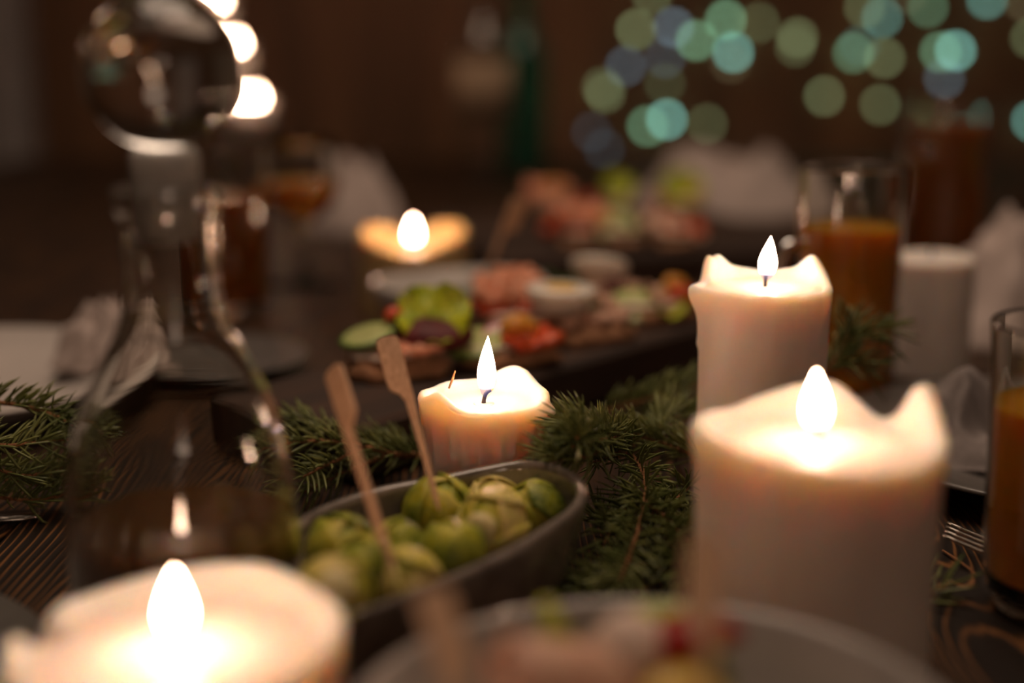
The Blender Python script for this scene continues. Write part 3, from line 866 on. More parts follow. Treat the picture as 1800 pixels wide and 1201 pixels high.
def crumple(name, loc, sx, sy, h, mat, label, seed, n=44, rot=0.0, ridg=5.0):
    """crumpled cloth: radial sheet folded into ridges, with thickness"""
    V, Fc = [], []
    nr, na = 30, 96
    def hh(x, y):
        r = math.sqrt(x * x + y * y)
        wx = x + 0.55 * nz((x * 1.1, y * 1.1, seed)); wy = y + 0.55 * nz((x * 1.1, y * 1.1, seed + 5))
        n1 = nz((wx * 1.5 + seed, wy * 1.5, seed + 2)); n2 = nz((wx * 2.6 + wy, wy * 2.6 - wx, seed + 7))
        f = 1 - math.sqrt(n1 * n1 + .004) * 2.4
        g = 1 - math.sqrt(n2 * n2 + .004) * 2.0
        return max(0.0, 1 - r ** 3.2) * max(.08, 0.30 + 0.50 * f + 0.28 * g) * h
    for s in (0, 1):
        V.append((0, 0, hh(0, 0) - (0.0015 if s else 0)))
        for r in range(1, nr + 1):
            for k in range(na):
                a = 2 * math.pi * k / na; u = r / nr
                e = 1 + 0.22 * nz((math.cos(a) * 1.6, math.sin(a) * 1.6, seed + 11)) + 0.06 * nz((math.cos(a) * 6, math.sin(a) * 6, seed))
                x, y = u * math.cos(a), u * math.sin(a)
                z = max(hh(x, y), 0.0018) - (0.0015 if s else 0)
                V.append((x * e * sx, y * e * sy, z))
    o = 1 + nr * na
    for s in (0, 1):
        for k in range(na):
            f = (s * o, s * o + 1 + k, s * o + 1 + (k + 1) % na); Fc.append(f[::-1] if s else f)
        for r in range(nr - 1):
            for k in range(na):
                j = (k + 1) % na; b = s * o + 1 + r * na
                f = (b + k, b + na + k, b + na + j, b + j); Fc.append(f[::-1] if s else f)
    b = 1 + (nr - 1) * na
    for k in range(na):
        j = (k + 1) % na
        Fc.append((b + k, b + k + o, b + j + o, b + j))
    return tag(obj(name, mesh(name, V, Fc, mat), None, loc, (0, 0, rot)), label, 'napkin', None)
crumple('cloth_napkin', (-.250, .868, .0135), .034, .032, .044, M['napkin'], 'crumpled pale napkin on the white dinner plate', 3.1)
crumple('cloth_napkin', (.262, .706, .0062), .058, .050, .050, M['napkin_grey'], 'folded dark grey linen napkin on the grey plate', 8.4, rot=.5)
crumple('cloth_napkin', (.375, 1.04, 0), .075, .085, .095, M['napkin'], 'bulky pale napkin beside the unlit white candle', 12.6)
crumple('cloth_napkin', (.325, .985, 0), .045, .05, .050, M['napkin'], 'small pale napkin tucked behind the unlit white candle', 17.0).location = (.248, 1.02, 0)
crumple('cloth_napkin', (.262, 1.75, 0), .115, .10, .084, M['napkin'], 'large pale crumpled napkin behind the far sandwiches', 21.7)
crumple('cloth_napkin', (-.175, 1.58, 0), .055, .055, .085, M['napkin'], 'small pinkish crumpled napkin beyond the gold candle', 27.3)

# fork
def flatbar(pts, widths, th):
    V, Fc = [], []
    n = len(pts)
    for i, p in enumerate(pts):
        t_ = (pts[min(i + 1, n - 1)] - pts[max(i - 1, 0)]).normalized()
        s = Vector((-t_.y, t_.x, 0)).normalized(); u = s.cross(t_) * -1
        w = widths[i] / 2
        for (a, b) in ((-w, -th / 2), (w, -th / 2), (w, th / 2), (-w, th / 2)):
            V.append(p + s * a + u * b)
    for i in range(n - 1):
        for k in range(4):
            j = (k + 1) % 4
            Fc.append((i * 4 + k, i * 4 + j, i * 4 + 4 + j, i * 4 + 4 + k))
    Fc.append((3, 2, 1, 0)); Fc.append(tuple(4 * (n - 1) + k for k in range(4)))
    return V, Fc
ft = Zp(1660, 932, .012); fdir = (Zp(1748, 976, .004) - ft); fdir.z = 0; fdir.normalize()
fs = Vector((-fdir.y, fdir.x, 0))
fork = thing('table_fork', (ft.x, ft.y, 0), 'slim steel fork with its tines up beside the amber glass', 'fork')
for k in range(4):
    off = (k - 1.5) * .0058
    ps = [fs * off * .95 + fdir * (u * .048) + Vector((0, 0, .0125 - .0095 * math.sin(u * math.pi / 2))) for u in [i / 8 for i in range(9)]]
    obj('tine', mesh('tine', *flatbar(ps, [.0010 + .0014 * u / 8 for u in range(9)], .0014), M['steel']), fork)
ps = [fdir * s + Vector((0, 0, z)) for (s, z) in ((.0475, .003), (.055, .003), (.066, .005), (.078, .009), (.10, .011), (.15, .006), (.185, .0025))]
obj('handle', mesh('handle', *flatbar(ps, [.0215, .0215, .012, .006, .0065, .010, .013], .0018), M['steel']), fork)
ka, kb = Zp(-120, 915, .002), Zp(72, 903, .002)
kd = kb - ka
knife = thing('table_knife', (ka.x, ka.y, 0), 'steel table knife lying under the spruce twigs', 'knife')
obj('blade', mesh('blade', *flatbar([kd * u + Vector((0, 0, .0018)) for u in (0.2, .5, .85, .96, 1.0)], [.010, .013, .013, .009, .003], .0012), M['steel']), knife)
obj('handle', mesh('handle', *flatbar([kd * u + Vector((0, 0, .0030)) for u in (-1.2, -.5, .0, .2)], [.012, .011, .009, .010], .005), M['steel']), knife)

# ------------------------------------------------------------------ serving boards and sandwiches
def board(name, origin, direc, s0, s1, t0, t1, th, label):
    e = Vector((direc.x, direc.y, 0)).normalized(); nrm = Vector((-e.y, e.x, 0))
    c = origin + e * ((s0 + s1) / 2) + nrm * ((t0 + t1) / 2); c.z = 0
    L, W = s1 - s0, t1 - t0
    V, Fc = box(-L / 2, L / 2, -W / 2, W / 2, 0, th, 0.003)
    tag(obj(name, mesh(name, V, Fc, M['board'], False), None, c, (0, 0, math.atan2(e.y, e.x))), label, 'serving board', 'dark serving boards')
    return e, nrm
BT = 0.030
b0 = Zp(931, 662, BT); b1 = Zp(1228, 575, BT)
be, bn = board('serving_board', b0, b1 - b0, -.135, .30, 0.0, .104, BT, 'dark wooden serving board of open sandwiches behind the short candle')
BANG = math.atan2(be.y, be.x)

# topping meshes (shared)
V, Fc = lathe([(0, 0), (.0175, 0), (.0185, .0006), (.0185, .0026), (.0175, .0032), (0, .0032)], 36); cuc_m = mesh('cucumber_slice', V, Fc, M['cucumber'])
V, Fc = lathe([(.0186, .0003), (.0190, .0008), (.0190, .0025), (.0186, .0029)], 36, closed=True); skin_m = mesh('skin', V, Fc, M['skin'])
V, Fc = lathe([(0, 0), (.0118, 0), (.0125, .0006), (.0125, .0014), (.0118, .0018), (0, .0018)], 28); rad_m = mesh('radish_slice', V, Fc, M['radish'])
prof = [(0, 0)] + [(.0205 * math.sin(R_(a)), -.0205 * .92 * math.cos(R_(a)) + .0189) for a in range(8, 91, 9)] + [(.0198, .0196), (0, .0196)]
V, Fc = lathe(prof, 32, warp=lambda p, a: (p[0] * 1.22, p[1], p[2])); egg_m = mesh('egg_half', V, Fc, M['egg'])
V, Fc = lathe([(0, .0204), (.008, .0203), (.0115, .0197), (.0115, .0190), (0, .0190)], 24); yolk_m = mesh('yolk', V, Fc, M['yolk'])
let_m = []
for sd in (1.0, 6.0):
    V, Fc = [], []; nr, na = 10, 48
    for s in (0, 1):
        V.append((0, 0, 0.0006 * s))
        for r in range(1, nr + 1):
            for k in range(na):
                a = 2 * math.pi * k / na; u = r / nr
                rr = u * .022 * (1 + .15 * nz((math.cos(a) * 2, math.sin(a) * 2, sd)))
                z = .0032 * u ** 3 * math.sin(a * 5 + sd) + .0015 * u ** 4 * math.sin(a * 13) + .006 * u * u + .002 * nz((math.cos(a) * 5, math.sin(a) * 5, sd + u * 2)) + .0006 * s
                V.append((rr * math.cos(a), rr * math.sin(a), z))
    o = 1 + nr * na
    for s in (0, 1):
        for k in range(na):
            f = (s * o, s * o + 1 + k, s * o + 1 + (k + 1) % na); Fc.append(f if s else f[::-1])
        for r in range(nr - 1):
            for k in range(na):
                j = (k + 1) % na; b = s * o + 1 + r * na
                f = (b + k, b + na + k, b + na + j, b + j); Fc.append(f if s else f[::-1])
    let_m.append(mesh('lettuce_leaf', V, Fc, M['lettuce']))
tom_m = wedge_mesh('tomato_wedge', .017, .008, 2.0, .017, M['tomato'])
ora_m = wedge_mesh('pepper_wedge', .015, .007, 2.0, .015, M['orange'])
sal_m = mesh('salmon_slice', *slab(.024, .046, .005, 2.0, 20, 10, 1.1, .003, 120), M['salmon'])
hm_m = mesh('ham_slice', *slab(.026, .036, .005, 5.0, 20, 10, 1.3, .003, 120), M['ham'])
red_m = mesh('pepper_slice', *slab(.022, .040, .006, 7.0, 18, 10, .8, .002, 120), M['tomato'])
spr_m = mesh('meat_spread', *slab(.040, .060, .007, 4.0, 26, 18, .9, .0, 160), M['spread'])
crm_m = mesh('cream_cheese', *slab(.042, .064, .003, 9.0, 26, 18, .5, .0, 160), M['cream'])
V, Fc = sphere(.026, .020, .010, 28, 16, .08, 4, 2); beet_m = mesh('beetroot_slice', V, Fc, M['beet'])
herb_m = mesh('herb_leaf', *slab(.016, .030, .0015, 6, 14, 8, 2.0, .006, 90), M['herb'])
bread_m = [mesh('bread_slice', *slab(.050, .072, .0135, s, 22, 14, .25, 0, 120), M['bread']) for s in (1.5, 8.5)]
TM = {'cuc': ('cucumber_slice', cuc_m), 'rad': ('radish_slice', rad_m), 'egg': ('egg_half', egg_m), 'let': ('lettuce_leaf', let_m[0]), 'let2': ('lettuce_leaf', let_m[1]),
      'tom': ('tomato_wedge', tom_m), 'ora': ('pepper_wedge', ora_m), 'sal': ('salmon_slice', sal_m), 'ham': ('ham_slice', hm_m), 'red': ('pepper_slice', red_m),
      'spr': ('meat_spread', spr_m), 'crm': ('cream_cheese', crm_m), 'beet': ('beetroot_slice', beet_m), 'herb': ('herb_leaf', herb_m)}

def sandwich(c, ang, label, tops, bk=0, group='open sandwiches on the near board', sc_=1.0):
    """c world base point on the board; tops: (kind, world point, euler, scale)"""
    root = thing('open_sandwich', c, label, 'sandwich', group)
    obj('bread_slice', bread_m[bk], root, (0, 0, 0), (0, 0, ang), sc_)
    for (k, w, rot, s) in tops:
        nm, me = TM[k]
        o = obj(nm, me, root, Vector(w) - Vector(c), rot, s)
        if k == 'cuc': obj('skin', skin_m, o)
        if k == 'egg': obj('yolk', yolk_m, o)
    return root

TZ = BT + .0135
def BP(s_, t_): return b0 + be * s_ + bn * t_
def TQ(c, x, y, dy=0.0):
    Yv = c.y + dy; k = (y - 600.5) / F
    return P(x, y, Yv / (CP - k * SP))
cA = BP(-.042, .062); cB = BP(.018, .030); cC = BP(.095, .032); cD = BP(.172, .034); cE = BP(.090, .080); cF = BP(.180, .080)
up = Vector((0, 0, .0122))
BS = .82
sandwich(cA, BANG - .30, 'open sandwich with lettuce, beetroot, salmon and a leaning cucumber slice', [
    ('crm', cA + up, (0, 0, BANG - .30), BS),
    ('cuc', TQ(cA, 648, 594, -.004), (R_(8), R_(-14), R_(10)), .85),
    ('sal', TQ(cA, 722, 620, -.014), (.15, 0, .3), .75),
    ('beet', TQ(cA, 757, 588, .004), (.15, 0, .1), .95),
    ('let', TQ(cA, 762, 562, .004), (R_(42), R_(12), R_(-10)), .95),
    ('tom', TQ(cA, 697, 552, .006), (.4, .2, 1.0), .55)], 0, sc_=BS)
sandwich(cB, BANG - .30, 'open sandwich with cucumber, radish and red pepper slices', [
    ('crm', cB + up, (0, 0, BANG - .30), BS * 1.03),
    ('cuc', TQ(cB, 834, 608, -.012), (R_(16), R_(-5), 0), .95),
    ('rad', TQ(cB, 884, 600, -.006), (R_(45), 0, .2), 1.0),
    ('red', TQ(cB, 935, 606, -.010), (.2, -.05, .55), .95),
    ('ora', TQ(cB, 916, 572, -.004), (.5, .2, .6), .9)], 1, sc_=BS)
sandwich(cC, BANG - .30, 'open sandwich with meat spread and a boiled egg half', [
    ('spr', cC + up, (0, 0, BANG - .30), BS * 1.03),
    ('egg', TQ(cC, 984, 553, -.006), (R_(4), R_(2), .3), .88),
    ('ham', TQ(cC, 1068, 538, .008), (.6, .3, .9), .6),
    ('herb', TQ(cC, 1020, 545, .006), (.4, .2, .5), .9)], 0, sc_=BS)
sandwich(cD, BANG - .30, 'open sandwich with cucumber, ham and tomato beside the tall candle', [
    ('crm', cD + up, (0, 0, BANG - .30), BS),
    ('cuc', TQ(cD, 1112, 541, -.012), (R_(24), R_(-8), .1), .95),
    ('ham', TQ(cD, 1160, 526, -.004), (.7, .2, .9), .7),
    ('let2', TQ(cD, 1172, 540, -.010), (.5, .1, .2), .6),
    ('ora', TQ(cD, 1190, 500, .008), (.3, .4, .8), .85),
    ('tom', TQ(cD, 1206, 522, 0), (.2, .5, .4), .85)], 1, sc_=BS)
sandwich(cE, BANG - .30, 'open sandwich with folded salmon and red pepper behind the egg', [
    ('crm', cE + up, (0, 0, BANG - .30), BS * .95),
    ('sal', TQ(cE, 893, 512, 0), (.8, .1, .2), 1.0),
    ('red', TQ(cE, 862, 543, -.006), (.4, .1, .5), .75),
    ('tom', TQ(cE, 936, 540, -.004), (.4, .1, .9), .7),
    ('sal', TQ(cE, 903, 488, .006), (1.0, .1, .3), .6)], 0, sc_=BS)
sandwich(cF, BANG - .30, 'open sandwich with an upright egg half and dark herbs', [
    ('spr', cF + up, (0, 0, BANG - .30), BS * .95),
    ('egg', TQ(cF, 1052, 500, .004), (R_(-25), R_(10), .2), .80),
    ('herb', TQ(cF, 1000, 508, 0), (.7, .2, .4), 1.1),
    ('herb', TQ(cF, 1040, 520, -.010), (.5, .2, .9), 1.0),
    ('beet', TQ(cF, 1085, 508, -.004), (.3, .2, .9), .45)], 1, sc_=BS)

# stoneware bowl beyond the board with one pick
gb = loc0(806, .990)
gbt = thing('dip_bowl', gb, 'small pale grey bowl with dark filling beyond the near board', 'bowl')
prof = [(0, 0), (.030, 0), (.032, .002), (.046, .012), (.057, .027), (.0625, .043), (.0615, .0443), (.0598, .043), (.054, .028), (.043, .0145), (.030, .008), (0, .007)]
V, Fc = lathe(prof, 72, warp=lambda p, a: (p[0], p[1], p[2] * (1 + .05 * math.sin(2 * a + .6))))
obj('bowl_body', mesh('bowl_body', V, Fc, M['white_china']), gbt)
V, Fc = lathe([(0, .026), (.020, .029), (.040, .030), (.0535, .0285), (.043, .0155), (.02, .009), (0, .0085)], 48, warp=lambda p, a: (p[0], p[1], p[2] + .003 * nz((p[0] * 120, p[1] * 120, 2))))
obj('filling', mesh('filling', V, Fc, M['herb']), gbt)
pick(gb + Vector((.012, -.010, .028)), P(905, 348, .97), .2, True, 'bamboo paddle pick leaning out of the small grey bowl', w=.0115)

# far board
fo = Zp(1000, 452, .028)
fe, fn = board('serving_board', fo, Vector((1, .28, 0)), -.06, .24, 0, .30, .028, 'dark wooden serving board of red-topped sandwiches near the large napkin')
FA = math.atan2(fe.y, fe.x)
FZ = .028 + .0135
gfar = 'open sandwiches on the far board'
for k, (x, y, lb, tops) in enumerate([
    (1010, 428, 'open sandwich with salmon and red pepper on the far board', [('red', 1005, 396, .010, .5, 1.2), ('sal', 1020, 378, .018, .7, 1.1), ('tom', 975, 402, .008, .4, 1.0)]),
    (1088, 428, 'open sandwich with a pale cucumber slice on the far board', [('cuc', 1082, 398, .012, .8, 1.2), ('ora', 1060, 385, .018, .5, 1.0), ('herb', 1115, 410, .010, .6, 1.2)]),
    (1178, 430, 'open sandwich with folded ham on the far board', [('ham', 1165, 398, .012, .6, 1.3), ('red', 1205, 405, .010, .5, 1.1), ('ham', 1215, 410, .008, .4, .9)]),
    (965, 372, 'open sandwich with orange salmon at the far board corner', [('sal', 962, 338, .016, .9, 1.2), ('ora', 975, 328, .020, .4, 1.0)]),
    (1075, 368, 'open sandwich with dark beetroot on the far board', [('beet', 1070, 352, .010, .2, .9), ('let2', 1085, 330, .018, .8, .9), ('tom', 1040, 355, .010, .4, 1.1)]),
    (1195, 372, 'open sandwich with yellow lettuce and red pepper on the far board', [('let', 1198, 335, .020, 1.0, 1.2), ('red', 1180, 362, .010, .5, 1.2), ('ora', 1225, 338, .018, .4, 1.0)])]):
    c = Zp(x, y, .028)
    sandwich(c, FA + 1.5, lb, [('crm', c + up, (0, 0, FA + 1.5), .75)] +
             [(kd_, TQ(c, tx, ty, -.004), (rx, .1, .3 * j), s * .85) for j, (kd_, tx, ty, dz, rx, s) in enumerate(tops)], k % 2, gfar, .78)

# ------------------------------------------------------------------ spruce branches
def spruce(label, paths, nl=0.0145, dens=1500, seed=0, droop=0.0, tw=0.0013, upbias=0.15):
    """paths: list of lists of world points (first is the main stem)"""
    r = random.Random(seed)
    base = Vector(paths[0][0]); o0 = Vector((base.x, base.y, 0))
    root = thing('spruce_branch', o0, label, 'spruce branch', 'green spruce branches between the candles')
    NV, NF = [], []
    for pi_, path in enumerate(paths):
        pts = catmull([Vector(p) for p in path], 40)
        rads = [tw * (1.0 - 0.55 * i / 39) * (1 if pi_ == 0 else .8) for i in range(40)]
        pj = [p - o0 + Vector((nz(p, 400), nz(p, 400, 3), nz(p, 400, 7))) * .0006 for p in pts]
        V, Fc = tube(pj, rads, 7)
        obj('twig', mesh('twig', V, Fc, M['twig']), root)
        L = sum((pts[i + 1] - pts[i]).length for i in range(39))
        n = int(L * dens)
        for k in range(n):
            u = k / n
            f = u * 38.999; i = int(f)
            p = pts[i].lerp(pts[i + 1], f - i)
            t_ = (pts[min(i + 2, 39)] - pts[max(i - 1, 0)]).normalized()
            a = k * 2.39996 + r.uniform(-.4, .4)
            ux = t_.cross(Vector((0, 0, 1)))
            if ux.length < .05: ux = t_.cross(Vector((1, 0, 0)))
            ux.normalize(); uz = ux.cross(t_).normalized()
            rd = ux * math.cos(a) + uz * math.sin(a)
            if rd.z < -.35 and r.random() < .6: rd = Vector((rd.x, rd.y, -rd.z))
            opn = R_(r.uniform(42, 66)) * (1 - .45 * max(0, u - .85) / .15)
            d = (t_ * math.cos(opn) + rd * math.sin(opn) + Vector((0, 0, upbias))).normalized()
            ln = nl * r.uniform(.75, 1.12) * (1 - .25 * max(0, u - .9) / .1)
            cv = (t_ * .45 - rd * .10 + Vector((0, 0, -droop))) * ln
            w = r.uniform(.00058, .00082)
            s = d.cross(Vector((r.uniform(-1, 1), r.uniform(-1, 1), r.uniform(-1, 1)))).normalized()
            q = d.cross(s)
            b = len(NV)
            st = p - o0 + rd * tw * .7
            for (uu, ww) in ((0, .6), (.35, 1.0), (.75, .9)):
                cpt = st + d * ln * uu + cv * uu * uu * .5
                for (cs, sn) in ((1, 0), (0, .75), (-1, 0), (0, -.75)):
                    NV.append(cpt + (s * cs + q * sn) * w * ww)
            NV.append(st + d * ln + cv * .5)
            for g in range(2):
                for m in range(4):
                    j = (m + 1) % 4
                    NF.append((b + g * 4 + m, b + g * 4 + j, b + g * 4 + 4 + j, b + g * 4 + 4 + m))
            for m in range(4):
                NF.append((b + 8 + m, b + 8 + (m + 1) % 4, b + 12))
    # keep every needle above the table top
    NV = [Vector((v.x, v.y, max(v.z, .0006))) for v in NV]
    nd = obj('needles', mesh('needles', NV, NF, M['needle']), root)
    nd['kind'] = 'stuff'
    return root

Z = Zp
spruce('spruce twig with a curled bushy tip touching the short candle', [
    [Z(1235, 806, .022), Z(1180, 786, .026), Z(1125, 768, .032), Z(1065, 765, .040), P(1034, 780, .592), P(1006, 784, .582)],
    [Z(1090, 768, .036), P(1058, 772, .600), P(1026, 766, .580), P(1014, 770, .566)],
    [Z(1080, 764, .038), P(1054, 758, .607), P(1020, 748, .598), P(1000, 752, .590)],
    [Z(1085, 772, .034), P(1040, 800, .592), P(1000, 806, .587), P(978, 808, .584)],
    [Z(1120, 770, .030), Z(1075, 800, .034), Z(1035, 815, .036)],
    [Z(1150, 776, .028), Z(1165, 745, .032), Z(1185, 722, .034)]], seed=11, dens=1250, nl=.0168)
spruce('spruce branch with a bare orange stem lying right of the sprout bowl', [
    [Z(1105, 795, .030), Z(1133, 838, .030), Z(1128, 908, .026), Z(1098, 1000, .018), Z(1085, 1035, .012)],
    [Z(1131, 870, .026), Z(1090, 905, .020), Z(1060, 960, .014)],
    [Z(1130, 880, .028), Z(1175, 915, .024), Z(1215, 960, .020)]], seed=12, dens=1200, nl=.0175)
spruce('spruce twig running beneath the thick candle toward the food bowl', [
    [Z(1150, 885, .016), Z(1172, 938, .020), Z(1192, 985, .018), Z(1205, 1030, .014)],
    [Z(1215, 850, .016), Z(1185, 880, .018), Z(1150, 900, .020), Z(1100, 930, .016)],
    [Z(1200, 905, .014), Z(1215, 945, .014), Z(1190, 1010, .010)]], seed=13, dens=1200, nl=.0170)
spruce('low shaded spruce twig at the foot of the grey bowl', [
    [Z(1190, 1010, .008), Z(1110, 990, .010), Z(1055, 1010, .010), Z(1020, 1035, .008)],
    [Z(1120, 960, .012), Z(1070, 930, .014), Z(1048, 900, .016)],
    [Z(1140, 1035, .008), Z(1080, 1045, .008), Z(1030, 1052, .008)]], seed=14, dens=1400)
spruce('spruce twig with upright needles against the serving board', [
    [Z(1060, 725, .018), Z(1120, 706, .026), Z(1185, 688, .030), Z(1245, 672, .032)],
    [Z(1090, 742, .014), Z(1150, 738, .018), Z(1220, 735, .020)]], seed=15, dens=1300, upbias=.5)
spruce('spruce tip hanging past the tall candle before the amber mug', [
    [P(1455, 650, .735), P(1480, 618, .735), P(1520, 588, .732), P(1570, 580, .728)],
    [P(1478, 620, .735), P(1490, 590, .735), P(1495, 560, .735)],
    [P(1470, 640, .735), P(1500, 640, .732), P(1540, 645, .730)]], seed=16, dens=1700, droop=.5, nl=.0165)
spruce('spruce branch with raised needles beside the white dinner plate', [
    [Z(-120, 690, .050), Z(0, 708, .050), Z(60, 718, .048), Z(118, 742, .042), Z(150, 762, .038)],
    [Z(-100, 775, .040), Z(10, 783, .038), Z(75, 776, .036), Z(135, 772, .034)],
    [Z(-60, 790, .030), Z(10, 830, .026), Z(60, 835, .022), Z(115, 820, .020)]], seed=17, dens=1150, nl=.0150)
spruce('shaded spruce twig low over the steel knife', [
    [Z(-90, 800, .020), Z(-10, 838, .018), Z(70, 852, .014), Z(140, 850, .012)],
    [Z(-20, 870, .012), Z(50, 880, .010), Z(125, 868, .009)]], seed=18, dens=1200)
spruce('spruce twig with a bare stem between the decanter and the picks', [
    [Z(700, 800, .022), Z(640, 785, .028), Z(575, 776, .032), Z(515, 778, .032), Z(478, 790, .030)],
    [Z(610, 782, .030), Z(560, 750, .034), Z(515, 738, .034)],
    [Z(640, 788, .026), Z(580, 815, .024), Z(530, 840, .022)]], seed=19, dens=1400, droop=.35)
spruce('dark spruce twig behind the grey bowl rim', [
    [Z(745, 800, .014), Z(690, 800, .018), Z(640, 815, .018), Z(580, 842, .014), Z(530, 868, .010)],
    [Z(725, 800, .016), Z(690, 782, .020), Z(655, 772, .022)],
    [Z(735, 805, .014), Z(700, 788, .018), Z(665, 778, .020)]], seed=20, dens=1300)
spruce('small spruce sprig beside the thick candle on bare wood', [
    [Z(1610, 1052, .004), Z(1640, 1040, .005), Z(1668, 1030, .006)]], seed=21, dens=900, nl=.015)

# fallen dry needle on the candle rim and table
def needle_scrap(a, b, label):
    o = Vector(a)
    V, Fc = tube([Vector((0, 0, 0)), (Vector(b) - o) * .5 + Vector((.0003, 0, .0003)), Vector(b) - o], [.0005, .0006, .0003], 6)
    tag(obj('dry_needle', mesh('dry_needle', V, Fc, M['twig']), None, o), label, 'needle')
needle_scrap(P(789, 683, .632), P(800, 652, .630), 'dry brown needle stuck in the short candle wax')
needle_scrap(Z(1657, 968, .0012), Z(1716, 1010, .0012), 'dry orange needle lying on the table below the fork')

# ------------------------------------------------------------------ tealights in stemmed glass holders at the far end
def tealight(px_, py_, d, label):
    c = P(px_, py_, d)
    root = thing('tealight_holder', (c.x, c.y, 0), label, 'candle holder', 'stemmed tealight holders at the far end of the table')
    H = c.z - .016
    prof = [(0, 0), (.034, 0), (.035, .0015), (.030, .004), (.008, .008), (.005, .014), (.005, H - .036), (.010, H - .031), (.015, H - .0275), (0, H - .0272)]
    V, Fc = lathe(prof, 40)
    obj('glass_stem', mesh('glass_stem', V, Fc, M['glass']), root)
    V, Fc = lathe([(0, H - .0271), (.020, H - .027), (.028, H - .024), (.031, H - .017), (.033, H + .018), (.032, H + .0185), (.031, H + .018), (.0285, H - .0165), (.0245, H - .0235), (0, H - .0240)], 40)
    obj('frosted_cup', mesh('frosted_cup', V, Fc, M['frost']), root)
    V, Fc = lathe([(0, H - .023), (.0235, H - .0228), (.0262, H - .017), (.0272, H - .002), (.025, H - .003), (0, H - .0035)], 36)
    obj('wax_cup', mesh('wax_cup', V, Fc, M['wax']), root)
    for k in range(3):
        a = R_(25 + 120 * k); cx, cy = .0115 * math.cos(a), .0115 * math.sin(a)
        V, Fc = tube([Vector((cx, cy, H - .004)), Vector((cx, cy, H)), Vector((cx + .0008, cy, H + .004))], .0010, 6)
        obj('wick', mesh('wick', V, Fc, M['wick']), root)
        obj('flame', flame_mesh(.0135, .034, .02), root, (cx, cy, H - .001))
tealight(437, 180, 2.02, 'lowest three-wick candle in a stemmed frosted cup at the far table end')
tealight(404, 84, 2.12, 'middle-height three-wick candle in a stemmed frosted cup at the far table end')
tealight(371, 8, 2.22, 'tallest three-wick candle in a stemmed frosted cup at the far table end')

# ------------------------------------------------------------------ string lights on the back wall
cols = {'t': (0.24, 0.62, 0.52), 'g': (0.28, 0.62, 0.36), 'o': (0.36, 0.46, 0.22), 'b': (0.30, 0.46, 0.56), 'n': (0.40, 0.34, 0.18)}
LED = [(1146, -10, 'o', .4), (1118, 52, 'o', .55), (1184, 48, 'b', .5), (1224, 71, 'g', .85), (1276, 35, 'g', .75), (1289, 92, 't', 1.0), (1284, 111, 'n', .25), (1335, 40, 'o', .3),
       (1402, 66, 'o', .5), (1398, 82, 'o', .3), (1100, 116, 'b', .28), (1169, 102, 'b', .25), (1169, 147, 'o', .22), (1058, 153, 'o', .28), (1064, 164, 'o', .4), (1138, 222, 'g', .55),
       (1172, 210, 't', 1.05), (1243, 218, 'o', .32), (1342, 285, 'b', .7), (1449, 169, 'o', .48), (1547, 184, 'o', .42), (1500, 93, 'g', .45), (1511, 80, 't', .25), (1555, 102, 'o', .45),
       (1520, 13, 'o', .4), (1551, 31, 't', .5), (1631, 13, 'g', .42), (1735, -2, 't', .6), (1653, 91, 'g', .55), (1680, 89, 't', 1.05), (1660, 138, 'b', .3), (1812, 67, 'o', .4), (1814, 213, 't', .7),
       (1800, 3, 'n', .3), (1040, 232, 'b', .12), (1062, 262, 'b', .14), (1595, -12, 'n', .2)]
V, Fc = sphere(.0085, .0085, .0085, 16, 10); led_me = {}
for k, (x, y, c, s) in enumerate(LED):
    key = (c, round(s, 1))
    if key not in led_me:
        m_ = mesh('bulb', V, Fc, emit('led_glow_' + c + str(len(led_me)), cols[c], 8.0 * max(.1, round(s, 1))))
        led_me[key] = m_
sV, sF = lathe([(0, -.004), (.005, -.004), (.0055, .010), (.003, .013), (0, .013)], 12); sock_me = mesh('socket', sV, sF, M['cable'])
YL = Y1 - .018
def wallpt(x, y):
    a = math.atan((y - 600.5) / F); k = YL / (CP - (y - 600.5) / F * SP)
    return P(x, y, k)
WN = ['no', 'one', 'two', 'three', 'four', 'five', 'six']
CN = {'t': 'teal', 'g': 'green', 'o': 'olive', 'b': 'pale blue', 'n': 'brownish'}
def strand_label(row):
    ks = [k for k in 'tgobn' if any(q[2] == k for q in row)]
    return 'hanging fairy light strand with ' + ' and '.join(WN[sum(q[2] == k for q in row)] + ' ' + CN[k] for k in ks) + (' bulbs' if len(row) > 1 else ' bulb')
bins = [1080, 1157, 1204, 1260, 1315, 1370, 1475, 1530, 1610, 1710, 1770, 2000]
rows = [[] for _ in bins]
for L in LED: rows[next(k for k, b in enumerate(bins) if L[0] < b)].append(L)
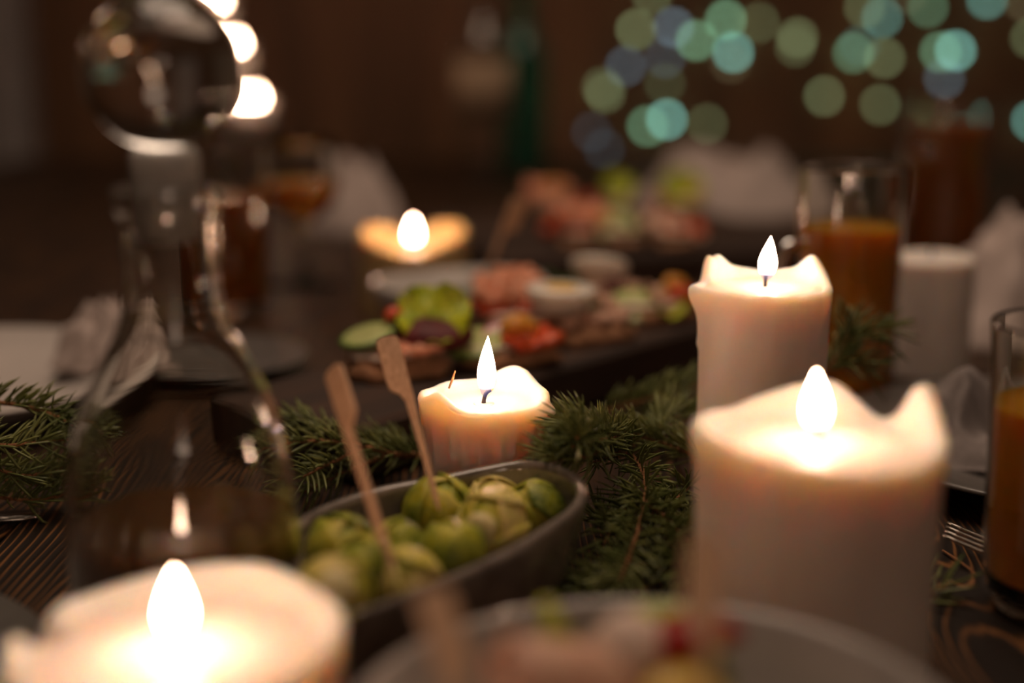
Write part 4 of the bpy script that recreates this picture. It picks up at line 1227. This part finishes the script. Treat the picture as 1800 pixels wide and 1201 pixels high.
for ri, row in enumerate(rows):
    row.sort(key=lambda q: -q[1])
    pts = [wallpt(x, y) for (x, y, c, s) in row]
    root = thing('string_light', pts[0], strand_label(row), 'string lights', 'fairy light strands on the back wall')
    cp = [p - pts[0] + Vector((0, .012, .013)) for p in pts]
    cp = [cp[0] + Vector((0, 0, -.015))] + cp + [cp[-1] * .5 + Vector((0, .006, .2)) + cp[-1] * .5, Vector((cp[-1].x, .012, .75 - pts[0].z))]
    Vt, Ft = tube(catmull(cp, 60), .0016, 6)
    obj('cable', mesh('cable', Vt, Ft, M['cable']), root)
    for (x, y, c, s), p in zip(row, pts):
        b = obj('bulb', led_me[(c, round(s, 1))], root, p - pts[0])
        obj('socket', sock_me, b, (0, .006, .0115), (R_(-30), 0, 0))

# ------------------------------------------------------------------ curtain at the left of the back wall
V, Fc = [], []
n = 90
for s in (0, 1):
    for i in range(n + 1):
        u = i / n
        x = -1.55 + u * .62
        yy = 2.86 + .035 * math.sin(u * 42) + .012 * math.sin(u * 97 + 1) + (.004 if s else 0)
        for z in (Z0 + .02, 0.3, 1.0, Z1 - .08):
            V.append((x, yy + .008 * math.sin(z * 3 + u * 9), z))
o = (n + 1) * 4
for s in (0, 1):
    for i in range(n):
        for j in range(3):
            a = s * o + i * 4 + j
            f = (a, a + 4, a + 5, a + 1); Fc.append(f if not s else f[::-1])
for i in range(n):
    for j in (0, 3):
        a = i * 4 + j; Fc.append((a, a + 4, a + 4 + o, a + o))
for i in (0, n):
    for j in range(3):
        a = i * 4 + j; Fc.append((a, a + 1, a + 1 + o, a + o))
ct = thing('curtain', (-1.24, 2.86, Z0), 'long grey curtain hanging before the back wall', 'curtain')
obj('fabric', mesh('fabric', [Vector(v) - Vector((-1.24, 2.86, Z0)) for v in V], Fc, M['curtain']), ct)
Vt, Ft = tube([Vector((-.40, .02, Z1 - .06 - Z0)), Vector((.40, .02, Z1 - .06 - Z0))], .012, 10)
obj('rod', mesh('rod', Vt, Ft, M['leg']), ct)
for sx in (-.36, .36):
    V2, F2 = box(sx - .008, sx + .008, .02, Y1 - 2.86, Z1 - .068 - Z0, Z1 - .052 - Z0)
    obj('bracket', mesh('bracket', V2, F2, M['leg'], False), ct)
